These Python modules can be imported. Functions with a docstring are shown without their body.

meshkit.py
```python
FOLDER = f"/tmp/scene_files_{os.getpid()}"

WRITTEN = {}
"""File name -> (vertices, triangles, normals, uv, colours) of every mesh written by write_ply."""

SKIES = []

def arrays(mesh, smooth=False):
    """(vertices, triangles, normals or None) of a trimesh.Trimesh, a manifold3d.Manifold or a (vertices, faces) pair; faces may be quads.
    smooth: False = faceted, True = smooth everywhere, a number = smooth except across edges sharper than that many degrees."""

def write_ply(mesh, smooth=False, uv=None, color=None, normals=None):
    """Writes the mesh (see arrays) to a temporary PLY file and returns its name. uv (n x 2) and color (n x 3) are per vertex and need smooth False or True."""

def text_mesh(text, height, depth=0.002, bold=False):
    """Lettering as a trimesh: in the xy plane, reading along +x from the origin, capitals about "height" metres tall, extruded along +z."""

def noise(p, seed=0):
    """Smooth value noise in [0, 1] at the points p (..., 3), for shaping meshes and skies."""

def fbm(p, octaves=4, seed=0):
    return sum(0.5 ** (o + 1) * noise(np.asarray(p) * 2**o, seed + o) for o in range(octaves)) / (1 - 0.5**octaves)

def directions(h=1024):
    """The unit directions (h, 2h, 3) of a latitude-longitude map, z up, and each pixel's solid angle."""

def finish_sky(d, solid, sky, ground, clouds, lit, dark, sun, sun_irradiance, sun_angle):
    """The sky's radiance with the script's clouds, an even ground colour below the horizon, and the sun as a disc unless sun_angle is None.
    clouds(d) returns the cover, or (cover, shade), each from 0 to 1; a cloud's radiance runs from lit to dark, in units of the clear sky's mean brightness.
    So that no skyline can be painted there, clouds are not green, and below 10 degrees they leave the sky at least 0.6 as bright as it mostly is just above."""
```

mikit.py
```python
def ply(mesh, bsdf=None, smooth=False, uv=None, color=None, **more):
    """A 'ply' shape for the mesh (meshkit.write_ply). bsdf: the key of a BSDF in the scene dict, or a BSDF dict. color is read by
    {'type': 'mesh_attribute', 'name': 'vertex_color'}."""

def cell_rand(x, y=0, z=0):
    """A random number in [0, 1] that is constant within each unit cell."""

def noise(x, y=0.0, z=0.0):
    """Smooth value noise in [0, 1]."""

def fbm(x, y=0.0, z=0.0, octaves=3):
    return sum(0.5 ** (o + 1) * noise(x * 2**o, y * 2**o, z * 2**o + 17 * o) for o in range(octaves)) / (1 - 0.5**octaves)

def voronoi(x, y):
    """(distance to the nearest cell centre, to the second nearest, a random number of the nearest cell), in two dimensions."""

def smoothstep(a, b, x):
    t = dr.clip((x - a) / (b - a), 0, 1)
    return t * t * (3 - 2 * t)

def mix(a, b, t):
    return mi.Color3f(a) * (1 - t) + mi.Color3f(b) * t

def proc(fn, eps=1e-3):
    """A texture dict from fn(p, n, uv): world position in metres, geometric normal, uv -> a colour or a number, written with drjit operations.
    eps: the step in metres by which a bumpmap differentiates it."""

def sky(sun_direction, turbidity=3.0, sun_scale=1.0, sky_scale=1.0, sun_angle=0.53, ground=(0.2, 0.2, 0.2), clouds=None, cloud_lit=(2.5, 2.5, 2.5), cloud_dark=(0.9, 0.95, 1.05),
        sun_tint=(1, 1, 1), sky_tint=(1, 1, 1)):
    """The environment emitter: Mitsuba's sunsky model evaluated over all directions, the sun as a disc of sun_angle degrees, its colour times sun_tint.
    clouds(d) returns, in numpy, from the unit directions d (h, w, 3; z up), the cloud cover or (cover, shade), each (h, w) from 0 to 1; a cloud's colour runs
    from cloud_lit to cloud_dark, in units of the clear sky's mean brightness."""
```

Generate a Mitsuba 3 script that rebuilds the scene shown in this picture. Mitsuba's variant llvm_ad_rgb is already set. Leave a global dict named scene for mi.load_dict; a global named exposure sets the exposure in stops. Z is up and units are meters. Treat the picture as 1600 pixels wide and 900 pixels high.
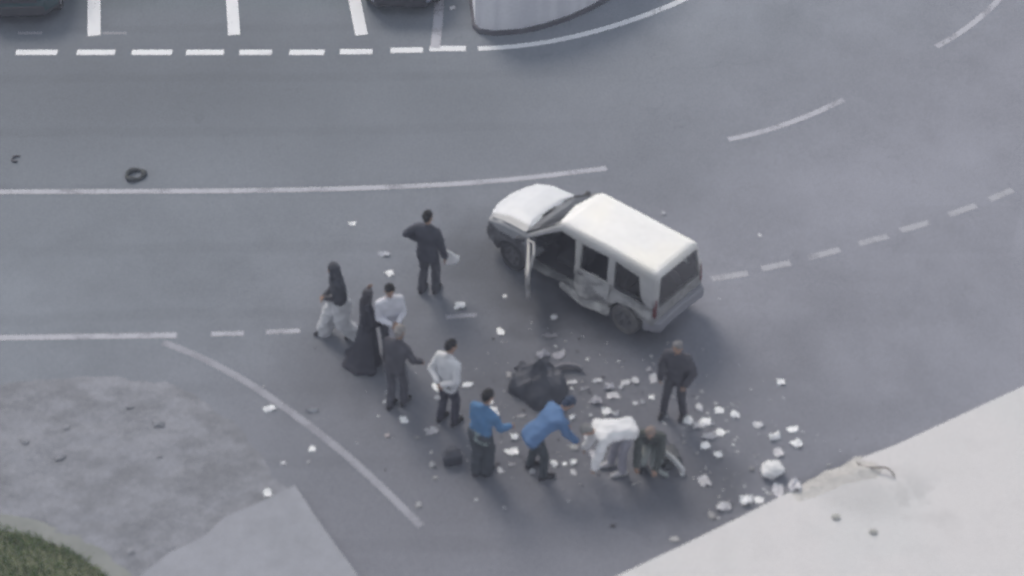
import math
import numpy as np
import trimesh
import manifold3d as m3
import drjit as dr
import mitsuba as mi
import mikit
import meshkit
from mikit import proc, noise, fbm, smoothstep, mix
from shapely.geometry import Polygon, LineString

# ------------------------------------------------------------------ camera, sky, exposure
T = mi.ScalarTransform4f
scene, labels = {}, {}
scene['camera'] = {
    'type': 'thinlens', 'fov': 29.86, 'fov_axis': 'x', 'near_clip': 0.5, 'far_clip': 900.0,
    'aperture_radius': 0.058, 'focus_distance': 62.0,
    'to_world': T().look_at(origin=[0, -25.267, 22.750], target=[0, 0, 0], up=[0, 0, 1]),
}
def cloud_cover(d):
    n = meshkit.fbm(d * 3.0 + 5.0, 4, 3)
    return np.ones(d.shape[:2]), np.clip(0.25 + 0.9 * (n - 0.45), 0, 1)
scene['sky'] = mikit.sky((-0.34, 0.66, 0.67), turbidity=4, sun_scale=0.50, sun_angle=24, clouds=cloud_cover,
                         cloud_lit=(1.55, 1.65, 1.82), cloud_dark=(1.0, 1.08, 1.23), sky_tint=(1, 1, 1), sun_tint=(0.97, 1.08, 1.32))
exposure = 1.97
scene['air'] = {'type': 'homogeneous', 'albedo': {'type': 'rgb', 'value': (0.95, 0.95, 0.95)}, 'sigma_t': {'type': 'rgb', 'value': (0.0013, 0.0014, 0.0017)}}
scene['camera']['medium'] = {'type': 'ref', 'id': 'air'}

rng = np.random.default_rng(11)

# ------------------------------------------------------------------ helpers
def tag(key, label, category=None, group=None, kind=None):
    labels[key] = {'label': label}
    if category: labels[key]['category'] = category
    if group: labels[key]['group'] = group
    if kind: labels[key]['kind'] = kind

def key_for(name):
    taken = lambda k: k in scene or k in labels or any(x.startswith(k + '__') for x in scene)
    if not taken(name): return name
    n = 1
    while taken('%s_%03d' % (name, n)): n += 1
    return '%s_%03d' % (name, n)

def tm(m):
    if isinstance(m, m3.Manifold):
        q = m.to_mesh()
        return trimesh.Trimesh(q.vert_properties[:, :3], q.tri_verts, process=True)
    return m

def put(name, mesh, bsdf, smooth=False, parent=None, color=None):
    k = key_for((parent + '__' if parent else '') + name)
    scene[k] = mikit.ply(tm(mesh), bsdf, smooth=smooth, color=color)
    return k

def sph(p, r, n=14):
    return m3.Manifold.sphere(float(r), n).translate([float(x) for x in p])

def hull(pr, n=14):
    return m3.Manifold.batch_hull([sph(p, r, n) for p, r in pr])

def capsule(a, ra, b, rb, n=14):
    return hull([(a, ra), (b, rb)], n)

def union(ms):
    return m3.Manifold.batch_boolean(ms, m3.OpType.Add)

def box(x0, x1, y0, y1, z0, z1):
    return m3.Manifold.cube([x1 - x0, y1 - y0, z1 - z0]).translate([x0, y0, z0])

def refined(m, length, it=6):
    t = tm(m.refine_to_length(length))
    t.merge_vertices()
    if it: trimesh.smoothing.filter_taubin(t, lamb=0.5, nu=0.53, iterations=it)
    return t

def wrinkle(t, amount, freq, seed):
    n = meshkit.fbm(np.asarray(t.vertices) * freq, 3, seed) - 0.5
    t.vertices = t.vertices + t.vertex_normals * (n * amount * 2)[:, None]
    return t

def frame(yaw, x, y, z=0.0):
    c, s = math.cos(yaw), math.sin(yaw)
    M = np.eye(4); M[:2, :2] = [[c, -s], [s, c]]; M[:3, 3] = x, y, z
    return M

def moved(mesh, M):
    t = tm(mesh).copy(); t.apply_transform(M); return t

def tint(t, rgb, var=0.25, freq=9.0, seed=0):
    v = np.asarray(t.vertices)
    n = 1 + var * 2 * (meshkit.fbm(v * freq, 3, seed) - 0.5)
    return np.clip(np.asarray(rgb)[None] * n[:, None], 0.005, 0.95)

def ribbon(points, width):
    return LineString(points).buffer(width / 2, cap_style='flat', join_style='round')

def flat(poly, z, depth=0.0):
    """A polygon as a sheet at height z, or as a slab from z-depth up to z."""
    polys = getattr(poly, 'geoms', [poly])
    out = []
    for g in polys:
        if depth:
            m = trimesh.creation.extrude_polygon(g, depth, engine='earcut'); m.apply_translation([0, 0, z - depth])
        else:
            v, f = trimesh.creation.triangulate_polygon(g, engine='earcut')
            m = trimesh.Trimesh(np.c_[v, np.full(len(v), z)], f, process=False)
            if m.face_normals[:, 2].mean() < 0: m.invert()
        out.append(m)
    return trimesh.util.concatenate(out)

def smooth_curve(pts, n=40):
    from scipy.interpolate import CubicSpline
    pts = np.array(pts, float)
    t = np.r_[0, np.cumsum(np.linalg.norm(np.diff(pts, axis=0), axis=1))]
    return CubicSpline(t, pts)(np.linspace(0, t[-1], n))

# ------------------------------------------------------------------ materials
def tw(b): return {'type': 'twosided', 'bsdf': b}

def blob(p, x, y, rx, ry, rot, soft=0.5):
    c, s = math.cos(rot), math.sin(rot)
    u = ((p.x - x) * c + (p.y - y) * s) / rx
    v = (-(p.x - x) * s + (p.y - y) * c) / ry
    return 1 - smoothstep(1 - soft, 1 + soft, dr.sqrt(u * u + v * v))

def asphalt_color(p, n, uv):
    grain = fbm(p.x * 45, p.y * 45, 0, 2)
    speck = noise(p.x * 130, p.y * 130)
    wide = fbm(p.x * 0.35, p.y * 0.35, 3, 3)
    mid = fbm(p.x * 1.6, p.y * 1.6, 9, 3)
    w = fbm(p.x * 0.9 + 4, p.y * 0.9, 5, 3)
    a = 0.185 + 0.020 * (grain - 0.5) * 2 + 0.018 * (speck - 0.5) + 0.05 * (wide - 0.5) + 0.035 * (mid - 0.5)
    tone = mi.Color3f(a) * mix((0.95, 1.06, 1.24), (0.985, 1.03, 1.22), smoothstep(-9.0, 5.0, p.x - p.y + 3 * (wide - 0.5)))
    # tyre-polished wheel tracks, an old repair patch and sealed cracks
    tr = smoothstep(0.75, 1.0, dr.cos((p.y - 0.02 * p.x - 1.3 + 0.25 * wide) * 3.55)) * smoothstep(3.5, -1.5, p.x)
    tone = tone * (1 - 0.055 * tr * (0.5 + mid))
    cr = dr.abs(fbm(p.x * 0.55 + 31, p.y * 0.8, 2, 4) - 0.5)
    tone = tone * (1 - 0.07 * (1 - smoothstep(0.0, 0.008, cr)) * smoothstep(0.5, 0.6, noise(p.x * 0.4, p.y * 0.4 + 9)))
    pt = smoothstep(0.0, 0.05, 1.1 - dr.abs(p.x - 7.6 - 0.35 * p.y)) * smoothstep(0.0, 0.05, 0.7 - dr.abs(p.y - 1.6))
    tone = tone * (1 - 0.045 * pt)
    # darker patches round the wreck and over the far road, gutter grime by pavement
    px, py = p.x + 1.1 * (w - 0.5), p.y + 1.1 * (mid - 0.5)
    q = mi.Point3f(px, py, 0)
    st = dr.maximum(0.56 * blob(q, 1.0, -0.75, 1.9, 1.0, -0.5, 0.7), 0.42 * blob(q, 2.7, -4.7, 1.15, 1.2, 0.3, 0.6))
    st = dr.maximum(st, 0.36 * blob(q, 0.6, -3.0, 3.6, 2.6, -0.3, 0.8))
    st = dr.maximum(st, 0.33 * blob(q, -2.4, -2.2, 1.5, 1.3, 0.0, 0.8))
    st = dr.maximum(st, 0.38 * blob(q, -0.45, 0.55, 0.8, 1.3, 0.5, 0.8))
    st = dr.maximum(st, 0.26 * blob(q, -6.0, 6.6, 10.0, 3.2, 0.0, 0.9))
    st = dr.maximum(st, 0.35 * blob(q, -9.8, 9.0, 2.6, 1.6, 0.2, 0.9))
    gl = (p.y + 6.9) - (p.x - 1.85) * 0.695
    st = dr.maximum(st, 0.34 * smoothstep(-0.3, 0.05, gl) * (1 - smoothstep(0.1, 0.75, gl + 0.5 * (mid - 0.5))) * smoothstep(6.5, 4.2, p.x))
    st = st * (0.72 + 0.56 * mid)
    tone = tone * (1 - st)
    tone = tone * mix((1.0, 1.0, 1.0), (0.84, 0.90, 0.88), smoothstep(8.4, 9.4, p.y) * smoothstep(0.5, -2.5, p.x))
    # road tone lightens towards the right
    return tone * (1 + 0.24 * smoothstep(-2.0, 8.0, p.x + 0.5 * p.y + 2 * (wide - 0.5)))
def asphalt_height(p, n, uv):
    return 0.004 * noise(p.x * 90, p.y * 90) + 0.006 * fbm(p.x * 12, p.y * 12, 2, 2)
scene['m_asphalt'] = {'type': 'bumpmap', 'scale': 1.0, 'tex': proc(asphalt_height, 0.004),
                      'bsdf': {'type': 'principled', 'base_color': proc(asphalt_color), 'roughness': 0.85, 'specular': 0.25}}

def worn(fresh, amount):
    def fn(p, n, uv):
        g = fbm(p.x * 3.5, p.y * 3.5, 1, 3); h = noise(p.x * 40, p.y * 40)
        k = smoothstep(amount - 0.22, amount + 0.18, 0.7 * g + 0.3 * h)
        return mix((0.205, 0.212, 0.25), fresh, k)
    return fn
scene['m_paint_fresh'] = tw({'type': 'principled', 'base_color': proc(worn((0.62, 0.64, 0.68), 0.22)), 'roughness': 0.7})
scene['m_paint_old'] = tw({'type': 'principled', 'base_color': proc(worn((0.37, 0.38, 0.43), 0.36)), 'roughness': 0.8})
scene['m_paint_dash'] = tw({'type': 'principled', 'base_color': proc(worn((0.33, 0.34, 0.38), 0.34)), 'roughness': 0.8})
scene['m_paint_ghost'] = tw({'type': 'principled', 'base_color': proc(worn((0.22, 0.23, 0.265), 0.44)), 'roughness': 0.8})
scene['m_paint_faint'] = tw({'type': 'principled', 'base_color': proc(worn((0.27, 0.28, 0.325), 0.44)), 'roughness': 0.8})

def pale_concrete(p, n, uv):
    a = fbm(p.x * 0.7, p.y * 0.7, 2, 4); b = noise(p.x * 60, p.y * 60); c = fbm(p.x * 3.1, p.y * 3.1, 7, 3)
    t = mix((0.515, 0.52, 0.535), (0.535, 0.53, 0.545), smoothstep(0.3, 0.7, a)) * (0.96 + 0.08 * b)
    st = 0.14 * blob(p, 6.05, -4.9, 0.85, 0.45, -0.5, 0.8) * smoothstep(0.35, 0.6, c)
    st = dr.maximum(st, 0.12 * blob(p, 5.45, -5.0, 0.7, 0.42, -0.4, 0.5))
    return t * (1 - st) * (1 - 0.03 * smoothstep(0.5, 0.8, c))
scene['m_pale_concrete'] = tw({'type': 'principled', 'base_color': proc(pale_concrete), 'roughness': 0.8})

def grey_concrete(p, n, uv):
    a = fbm(p.x * 0.9, p.y * 0.9, 4, 4); b = noise(p.x * 70, p.y * 70); c = fbm(p.x * 5, p.y * 5, 1, 3)
    return mix((0.225, 0.24, 0.275), (0.27, 0.282, 0.325), a) * (0.94 + 0.12 * b) * (0.9 + 0.2 * c)
scene['m_grey_concrete'] = tw({'type': 'principled', 'base_color': proc(grey_concrete), 'roughness': 0.85})

def rubble_color(p, n, uv):
    a = fbm(p.x * 1.3, p.y * 1.3, 4, 4); b = noise(p.x * 30, p.y * 30); c = fbm(p.x * 4.5, p.y * 6.5, 1, 4)
    d = fbm(p.x * 2.3 + 7, p.y * 3.4, 6, 3)
    t = mix((0.16, 0.168, 0.192), (0.225, 0.236, 0.272), smoothstep(0.32, 0.66, 0.3 * a + 0.3 * c + 0.4 * d))
    return t * (0.9 + 0.2 * b)
scene['m_rubble'] = tw({'type': 'principled', 'base_color': proc(rubble_color), 'roughness': 0.95})

def stone_color(p, n, uv):
    a = fbm(p.x * 9, p.y * 9, p.z * 9, 3)
    return mix((0.165, 0.174, 0.20), (0.235, 0.247, 0.28), smoothstep(0.25, 0.75, a))
scene['m_stone'] = tw({'type': 'principled', 'base_color': proc(stone_color), 'roughness': 0.95})

scene['m_mossy'] = tw({'type': 'principled', 'base_color': proc(lambda p, n, uv: mix((0.17, 0.185, 0.18), (0.25, 0.262, 0.26), fbm(p.x * 4, p.y * 4, p.z * 4, 3))), 'roughness': 1.0})

def soil_color(p, n, uv):
    a = fbm(p.x * 2.2, p.y * 2.2, 1, 3); b = noise(p.x * 35, p.y * 35)
    return mix((0.085, 0.10, 0.06), (0.14, 0.15, 0.095), a) * (0.8 + 0.4 * b)
scene['m_soil'] = tw({'type': 'principled', 'base_color': proc(soil_color), 'roughness': 1.0})

def dirt_color(p, n, uv):
    a = fbm(p.x * 3, p.y * 3, 1, 3); b = noise(p.x * 50, p.y * 50)
    return mix((0.38, 0.375, 0.37), (0.52, 0.51, 0.50), a) * (0.85 + 0.3 * b)
scene['m_dirt'] = tw({'type': 'principled', 'base_color': proc(dirt_color), 'roughness': 1.0})

scene['m_vertex'] = tw({'type': 'principled', 'base_color': {'type': 'mesh_attribute', 'name': 'vertex_color'}, 'roughness': 0.8, 'specular': 0.2})
scene['m_black_rubber'] = tw({'type': 'principled', 'base_color': {'type': 'rgb', 'value': (0.035, 0.037, 0.042)}, 'roughness': 0.8})
scene['m_dusty_rubber'] = tw({'type': 'principled', 'base_color': proc(lambda p, n, uv: mix((0.045, 0.047, 0.052), (0.17, 0.165, 0.165), fbm(p.x * 8, p.y * 8, p.z * 8, 3))), 'roughness': 0.95})
scene['m_dark_trim'] = tw({'type': 'principled', 'base_color': {'type': 'rgb', 'value': (0.04, 0.042, 0.05)}, 'roughness': 0.6})
scene['m_rim'] = tw({'type': 'principled', 'base_color': {'type': 'rgb', 'value': (0.35, 0.36, 0.38)}, 'roughness': 0.45, 'metallic': 0.7})
scene['m_dark_rim'] = tw({'type': 'principled', 'base_color': {'type': 'rgb', 'value': (0.10, 0.10, 0.11)}, 'roughness': 0.7})  # even darker tone for the van rims
scene['m_seat'] = tw({'type': 'principled', 'base_color': {'type': 'rgb', 'value': (0.03, 0.032, 0.04)}, 'roughness': 0.9})
scene['m_lamp'] = tw({'type': 'principled', 'base_color': {'type': 'rgb', 'value': (0.6, 0.62, 0.66)}, 'roughness': 0.15, 'clearcoat': 1.0})
scene['m_tail'] = tw({'type': 'principled', 'base_color': {'type': 'rgb', 'value': (0.10, 0.03, 0.035)}, 'roughness': 0.3})
scene['m_dark_glass'] = tw({'type': 'principled', 'base_color': {'type': 'rgb', 'value': (0.035, 0.038, 0.046)}, 'roughness': 0.12, 'specular': 0.6})
scene['m_glass'] = {'type': 'thindielectric', 'int_ior': 1.5, 'specular_transmittance': {'type': 'rgb', 'value': (0.30, 0.33, 0.35)}}

VX, VY, VYAW = 1.409, 0.208, 2.428
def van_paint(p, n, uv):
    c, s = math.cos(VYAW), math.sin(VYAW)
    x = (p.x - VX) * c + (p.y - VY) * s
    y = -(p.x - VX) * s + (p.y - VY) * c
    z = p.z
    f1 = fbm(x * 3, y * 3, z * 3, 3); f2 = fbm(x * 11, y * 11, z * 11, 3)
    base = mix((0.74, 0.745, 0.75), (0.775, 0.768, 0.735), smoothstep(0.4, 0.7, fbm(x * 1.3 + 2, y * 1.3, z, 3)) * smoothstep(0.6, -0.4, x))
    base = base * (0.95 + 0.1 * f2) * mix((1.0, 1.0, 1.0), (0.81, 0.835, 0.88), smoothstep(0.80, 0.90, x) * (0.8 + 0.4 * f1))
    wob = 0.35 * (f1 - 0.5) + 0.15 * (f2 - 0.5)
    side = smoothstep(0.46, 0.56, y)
    soot_shade = side * (1 - smoothstep(0.72, 1.22, z + wob)) * (0.56 + 0.26 * smoothstep(0.35, 0.65, fbm(x * 4, y * 2, z * 6 + 3, 3)))  # sooty flank plus painted shade of the side turned from the sun
    soot_shade = dr.maximum(soot_shade, side * (0.50 + 0.12 * f1 - 0.20 * smoothstep(1.40, 1.50, z)))
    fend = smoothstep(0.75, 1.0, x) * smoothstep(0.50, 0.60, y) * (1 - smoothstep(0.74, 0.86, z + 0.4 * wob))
    soot_shade = dr.maximum(soot_shade, 0.97 * fend)
    rear = (1 - smoothstep(-1.84, -1.74, x)) * (1 - 0.6 * smoothstep(0.85, 1.35, z + wob)) * 0.78  # shade put into the paint of the rear face
    soot_shade = dr.maximum(soot_shade, rear)
    return mix(base, (0.075, 0.077, 0.088), soot_shade * (0.85 + 0.3 * f2))
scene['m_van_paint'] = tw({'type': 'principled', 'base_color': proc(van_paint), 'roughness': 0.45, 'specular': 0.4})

# ------------------------------------------------------------------ the setting: road, markings, islands, pavement
scene['road'] = {'type': 'rectangle', 'to_world': T().scale([260, 260, 1]), 'bsdf': {'type': 'ref', 'id': 'm_asphalt'}}
scene['haze'] = {'type': 'cube', 'to_world': T().translate([0, 0, 11.5]).scale([265, 265, 12.5]), 'bsdf': {'type': 'null'}, 'interior': {'type': 'ref', 'id': 'air'}}  # haze volume added to raise the darkest tones
tag('haze', 'thin bluish haze added over the road to lift the dark tones', 'haze', kind='stuff')
tag('road', 'grey asphalt road junction littered with white scraps', kind='structure')

def mark(name, pts, width, mat, curve=False, z=0.004):
    pts = smooth_curve(pts) if curve else np.array(pts, float)
    put(name, flat(ribbon(pts, width), z), mat, parent='road')

# row of thick dashes in front of the parking bays
for a, b in (((-10.169, 7.216), (-9.316, 7.216)), ((-8.922, 7.216), (-8.135, 7.216)), ((-7.794, 7.216), (-6.967, 7.216)), ((-6.679, 7.216), (-5.904, 7.216)), ((-5.589, 7.216), (-4.92, 7.216)),
             ((-4.566, 7.216), (-3.844, 7.216)), ((-3.531, 7.239), (-2.862, 7.239)), ((-2.496, 7.284), (-1.827, 7.307)), ((-1.697, 7.353), (-0.947, 7.353))):
    mark('give_way_dash', [a, b], 0.19, 'm_paint_fresh')
# bay lines
mark('bay_line', [(-8.664, 7.813), (-9.165, 10.907)], 0.27, 'm_paint_fresh')
mark('bay_line', [(-5.761, 7.836), (-6.204, 10.907)], 0.25, 'm_paint_fresh')
mark('bay_line', [(-3.119, 7.836), (-3.649, 10.907)], 0.26, 'm_paint_fresh')
mark('bay_line', [(-11.61, 7.813), (-12.154, 10.907)], 0.27, 'm_paint_fresh')
mark('bay_line', [(-1.579, 7.375), (-1.55, 8.187), (-1.53, 10.907)], 0.20, 'm_paint_old', z=0.008)
mark('faded_line', [(-10.261, 7.906), (-9.756, 7.906)], 0.09, 'm_paint_ghost')
mark('faded_line', [(-8.507, 7.906), (-8.002, 7.906)], 0.09, 'm_paint_ghost')
# curved line round the paved island
mark('edge_line', [(-0.697, 7.353), (0.132, 7.444), (0.926, 7.651), (1.73, 7.976), (2.688, 8.495), (3.56, 9.097), (4.406, 9.837), (5.64, 11.168)], 0.15, 'm_paint_fresh', True)
# long line across the middle and its end piece
mark('lane_line', [(-11.395, 2.671), (-9.6, 2.69), (-6.602, 2.709), (-4.205, 2.747), (-2.167, 2.842), (-0.483, 2.996), (0.606, 3.169), (1.802, 3.403)], 0.135, 'm_paint_old', True)
mark('lane_dash', [(4.191, 4.299), (4.99, 4.605), (5.788, 5.039), (6.588, 5.588)], 0.13, 'm_paint_old', True)
mark('lane_dash', [(8.733, 7.421), (9.308, 7.929), (9.89, 8.566), (10.408, 9.243)], 0.13, 'm_paint_old', True)
# lower lane line: solid, then short dashes, picked up again behind the van
mark('lane_line', [(-10.457, -1.316), (-8.812, -1.284), (-5.78, -1.22)], 0.13, 'm_paint_old')
mark('short_dash', [(-5.188, -1.188), (-4.627, -1.172)], 0.11, 'm_paint_old')
mark('short_dash', [(-4.244, -1.14), (-3.661, -1.107)], 0.11, 'm_paint_old')
mark('short_dash', [(-1.148, -0.766), (-0.614, -0.7)], 0.10, 'm_paint_faint')
for a, b in (((3.554, 0.238), (4.206, 0.393)), ((4.47, 0.514), (5.002, 0.67)), ((5.34, 0.81), (5.934, 1.039)), ((6.304, 1.199), (6.858, 1.414)),
             ((7.116, 1.577), (7.679, 1.795)), ((8.07, 2.016), (8.629, 2.295)), ((8.91, 2.463), (9.395, 2.747)), ((9.805, 2.996), (10.337, 3.344))):
    mark('short_dash', [a, b], 0.14, 'm_paint_dash')
# curved edge line of the stony island
mark('edge_line', [(-5.988, -1.396), (-5.223, -1.821), (-4.402, -2.407), (-3.59, -3.125), (-2.799, -3.904), (-2.03, -4.778), (-1.415, -5.538)], 0.13, 'm_paint_faint', True)

# stony island, lower left
def rough_edge(pts, amp, seed, step=0.12):
    line = LineString(pts + [pts[0]]); n = int(line.length / step); out = []
    for i in range(n):
        q = line.interpolate(i * step); a = line.interpolate((i + .5) * step)
        d = np.array([a.x - q.x, a.y - q.y]); d /= np.linalg.norm(d) + 1e-9
        k = amp * 2 * (meshkit.fbm(np.array([[q.x * 2.1, q.y * 2.1, seed]]), 3, seed)[0] - 0.5)
        out.append((q.x - d[1] * k, q.y + d[0] * k))
    return Polygon(out).buffer(0)
stony = rough_edge([(-9.953, -3.007), (-8.817, -2.346), (-7.666, -2.162), (-6.483, -2.132), (-5.793, -2.285), (-5.143, -2.679), (-4.53, -3.227), (-3.934, -3.961), (-3.45, -4.792), (-2.985, -5.59), (-2.484, -6.434), (-2.104, -7.146), (-6.591, -7.74), (-9.152, -7.266)], 0.11, 3)
def bumpy(poly, z, amp, step, seed):
    v, f = trimesh.creation.triangulate_polygon(poly, engine='earcut')
    t = trimesh.Trimesh(np.c_[v, np.zeros(len(v))], f, process=True)
    vv, ff = trimesh.remesh.subdivide_to_size(t.vertices, t.faces, step, max_iter=12)
    t = trimesh.Trimesh(vv, ff, process=True)
    if t.face_normals[:, 2].mean() < 0: t.invert()
    from shapely import points, distance
    edge = distance(poly.exterior, points(t.vertices[:, 0], t.vertices[:, 1]))
    h = meshkit.fbm(t.vertices * [3.0, 4.2, 1], 4, seed) ** 1.3
    k = np.clip(edge / 0.35, 0, 1)
    vz = t.vertices.copy(); vz[:, 2] = z + k * amp * h - 0.012 * (1 - k)
    t.vertices = vz
    return t
put('stony_ground', bumpy(stony, 0.004, 0.04, 0.13, 5), 'm_rubble', smooth=25)
tag('stony_ground', 'rough grey stony ground of the corner island', kind='structure')
apron = Polygon([(-3.427, -4.819), (-2.985, -5.59), (-2.368, -6.571), (-2.005, -7.206), (-5.203, -7.563), (-5.656, -6.719), (-5.215, -6.182), (-4.758, -5.901), (-4.469, -5.486), (-3.997, -5.208)])
ap = flat(apron, 0.15, 0.15)
put('concrete_apron', ap, 'm_grey_concrete')
tag('concrete_apron', 'smooth pale grey concrete wedge at the bottom of the island', kind='structure')
from shapely.geometry import Point
k = 0
while k < 14:
    q = np.array([rng.uniform(-9.5, -3.3), rng.uniform(-8.0, -1.8)])
    if not stony.buffer(-0.25).contains(Point(q)) or apron.buffer(0.1).contains(Point(q)): continue
    s_ = 0.05 + 0.08 * rng.uniform() ** 2
    t = trimesh.creation.icosphere(1)
    t.vertices = t.vertices * (1 + 0.35 * rng.normal(size=(42, 1)).clip(-1, 1)) * [s_ * rng.uniform(.8, 1.6), s_ * rng.uniform(.6, 1), s_ * 0.26]
    t.apply_transform(frame(rng.uniform(0, 6.3), q[0], q[1], 0.03 + 0.015 * rng.uniform()))
    put('stone', t, 'm_stone', parent='stony_ground')
    k += 1

# grass bed with its broken kerb
gc, gr = np.array((-8.57, -9.02)), 3.52
from numpy import cos, sin
ang = np.linspace(0, 2 * math.pi, 90, endpoint=False)
bed = Polygon([(gc[0] + (gr + 0.12 * meshkit.fbm(np.array([[cos(a) * 3, sin(a) * 3, 1.]]), 3, 2)[0]) * cos(a), gc[1] + gr * sin(a)) for a in ang])
b0 = bumpy(bed, 0.05, 0.06, 0.25, 8); put('soil_bed', b0, 'm_soil', smooth=True)
tag('soil_bed', 'round grass-covered soil bed in the bottom left corner', kind='structure')
nb = 30000
rr, aa = (gr - 0.05) * np.sqrt(rng.uniform(0, 1, nb)), rng.uniform(0, 2 * math.pi, nb)
bx, by = gc[0] + rr * cos(aa), gc[1] + rr * sin(aa)
keep = by > -12
bx, by = bx[keep], by[keep]; nb = len(bx)
dens = meshkit.fbm(np.c_[bx * 2, by * 2, bx * 0], 3, 4)
hh = rng.uniform(0.05, 0.13, nb) * (0.5 + dens)
th, w_ = rng.uniform(0, 6.28, nb), rng.uniform(0.008, 0.016, nb)
tx, ty = rng.normal(0, .05, nb), rng.normal(0, .05, nb)
P0 = np.c_[bx - cos(th) * w_, by - sin(th) * w_, np.full(nb, .06)]
P1 = np.c_[bx + cos(th) * w_, by + sin(th) * w_, np.full(nb, .06)]
P2 = np.c_[bx + tx, by + ty, .07 + hh]
gv = np.stack([P0, P1, P2], 1).reshape(-1, 3)
g = trimesh.Trimesh(gv, np.arange(len(gv)).reshape(-1, 3), process=False)
gcol = np.repeat(np.stack([0.085 + 0.075 * dens, 0.125 + 0.095 * dens, 0.06 + 0.04 * dens], 1) * rng.uniform(.7, 1.3, (nb, 1)), 3, 0)
scene['grass'] = mikit.ply(g, 'm_vertex', smooth=False, color=gcol)
tag('grass', 'short dull green grass in the bottom left corner', 'grass', kind='stuff')
ring_ = Polygon([(gc[0] + (gr + .22 + .22 * (meshkit.fbm(np.array([[cos(a) * 5, sin(a) * 5, 2.]]), 3, 6)[0] - .3)) * cos(a), gc[1] + (gr + .22 + .22 * (meshkit.fbm(np.array([[cos(a) * 5, sin(a) * 5, 2.]]), 3, 6)[0] - .3)) * sin(a)) for a in ang]).buffer(0).difference(bed.buffer(-.10))
put('border', bumpy(ring_, 0.035, 0.05, 0.12, 9), 'm_mossy', smooth=True, parent='soil_bed')

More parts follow.
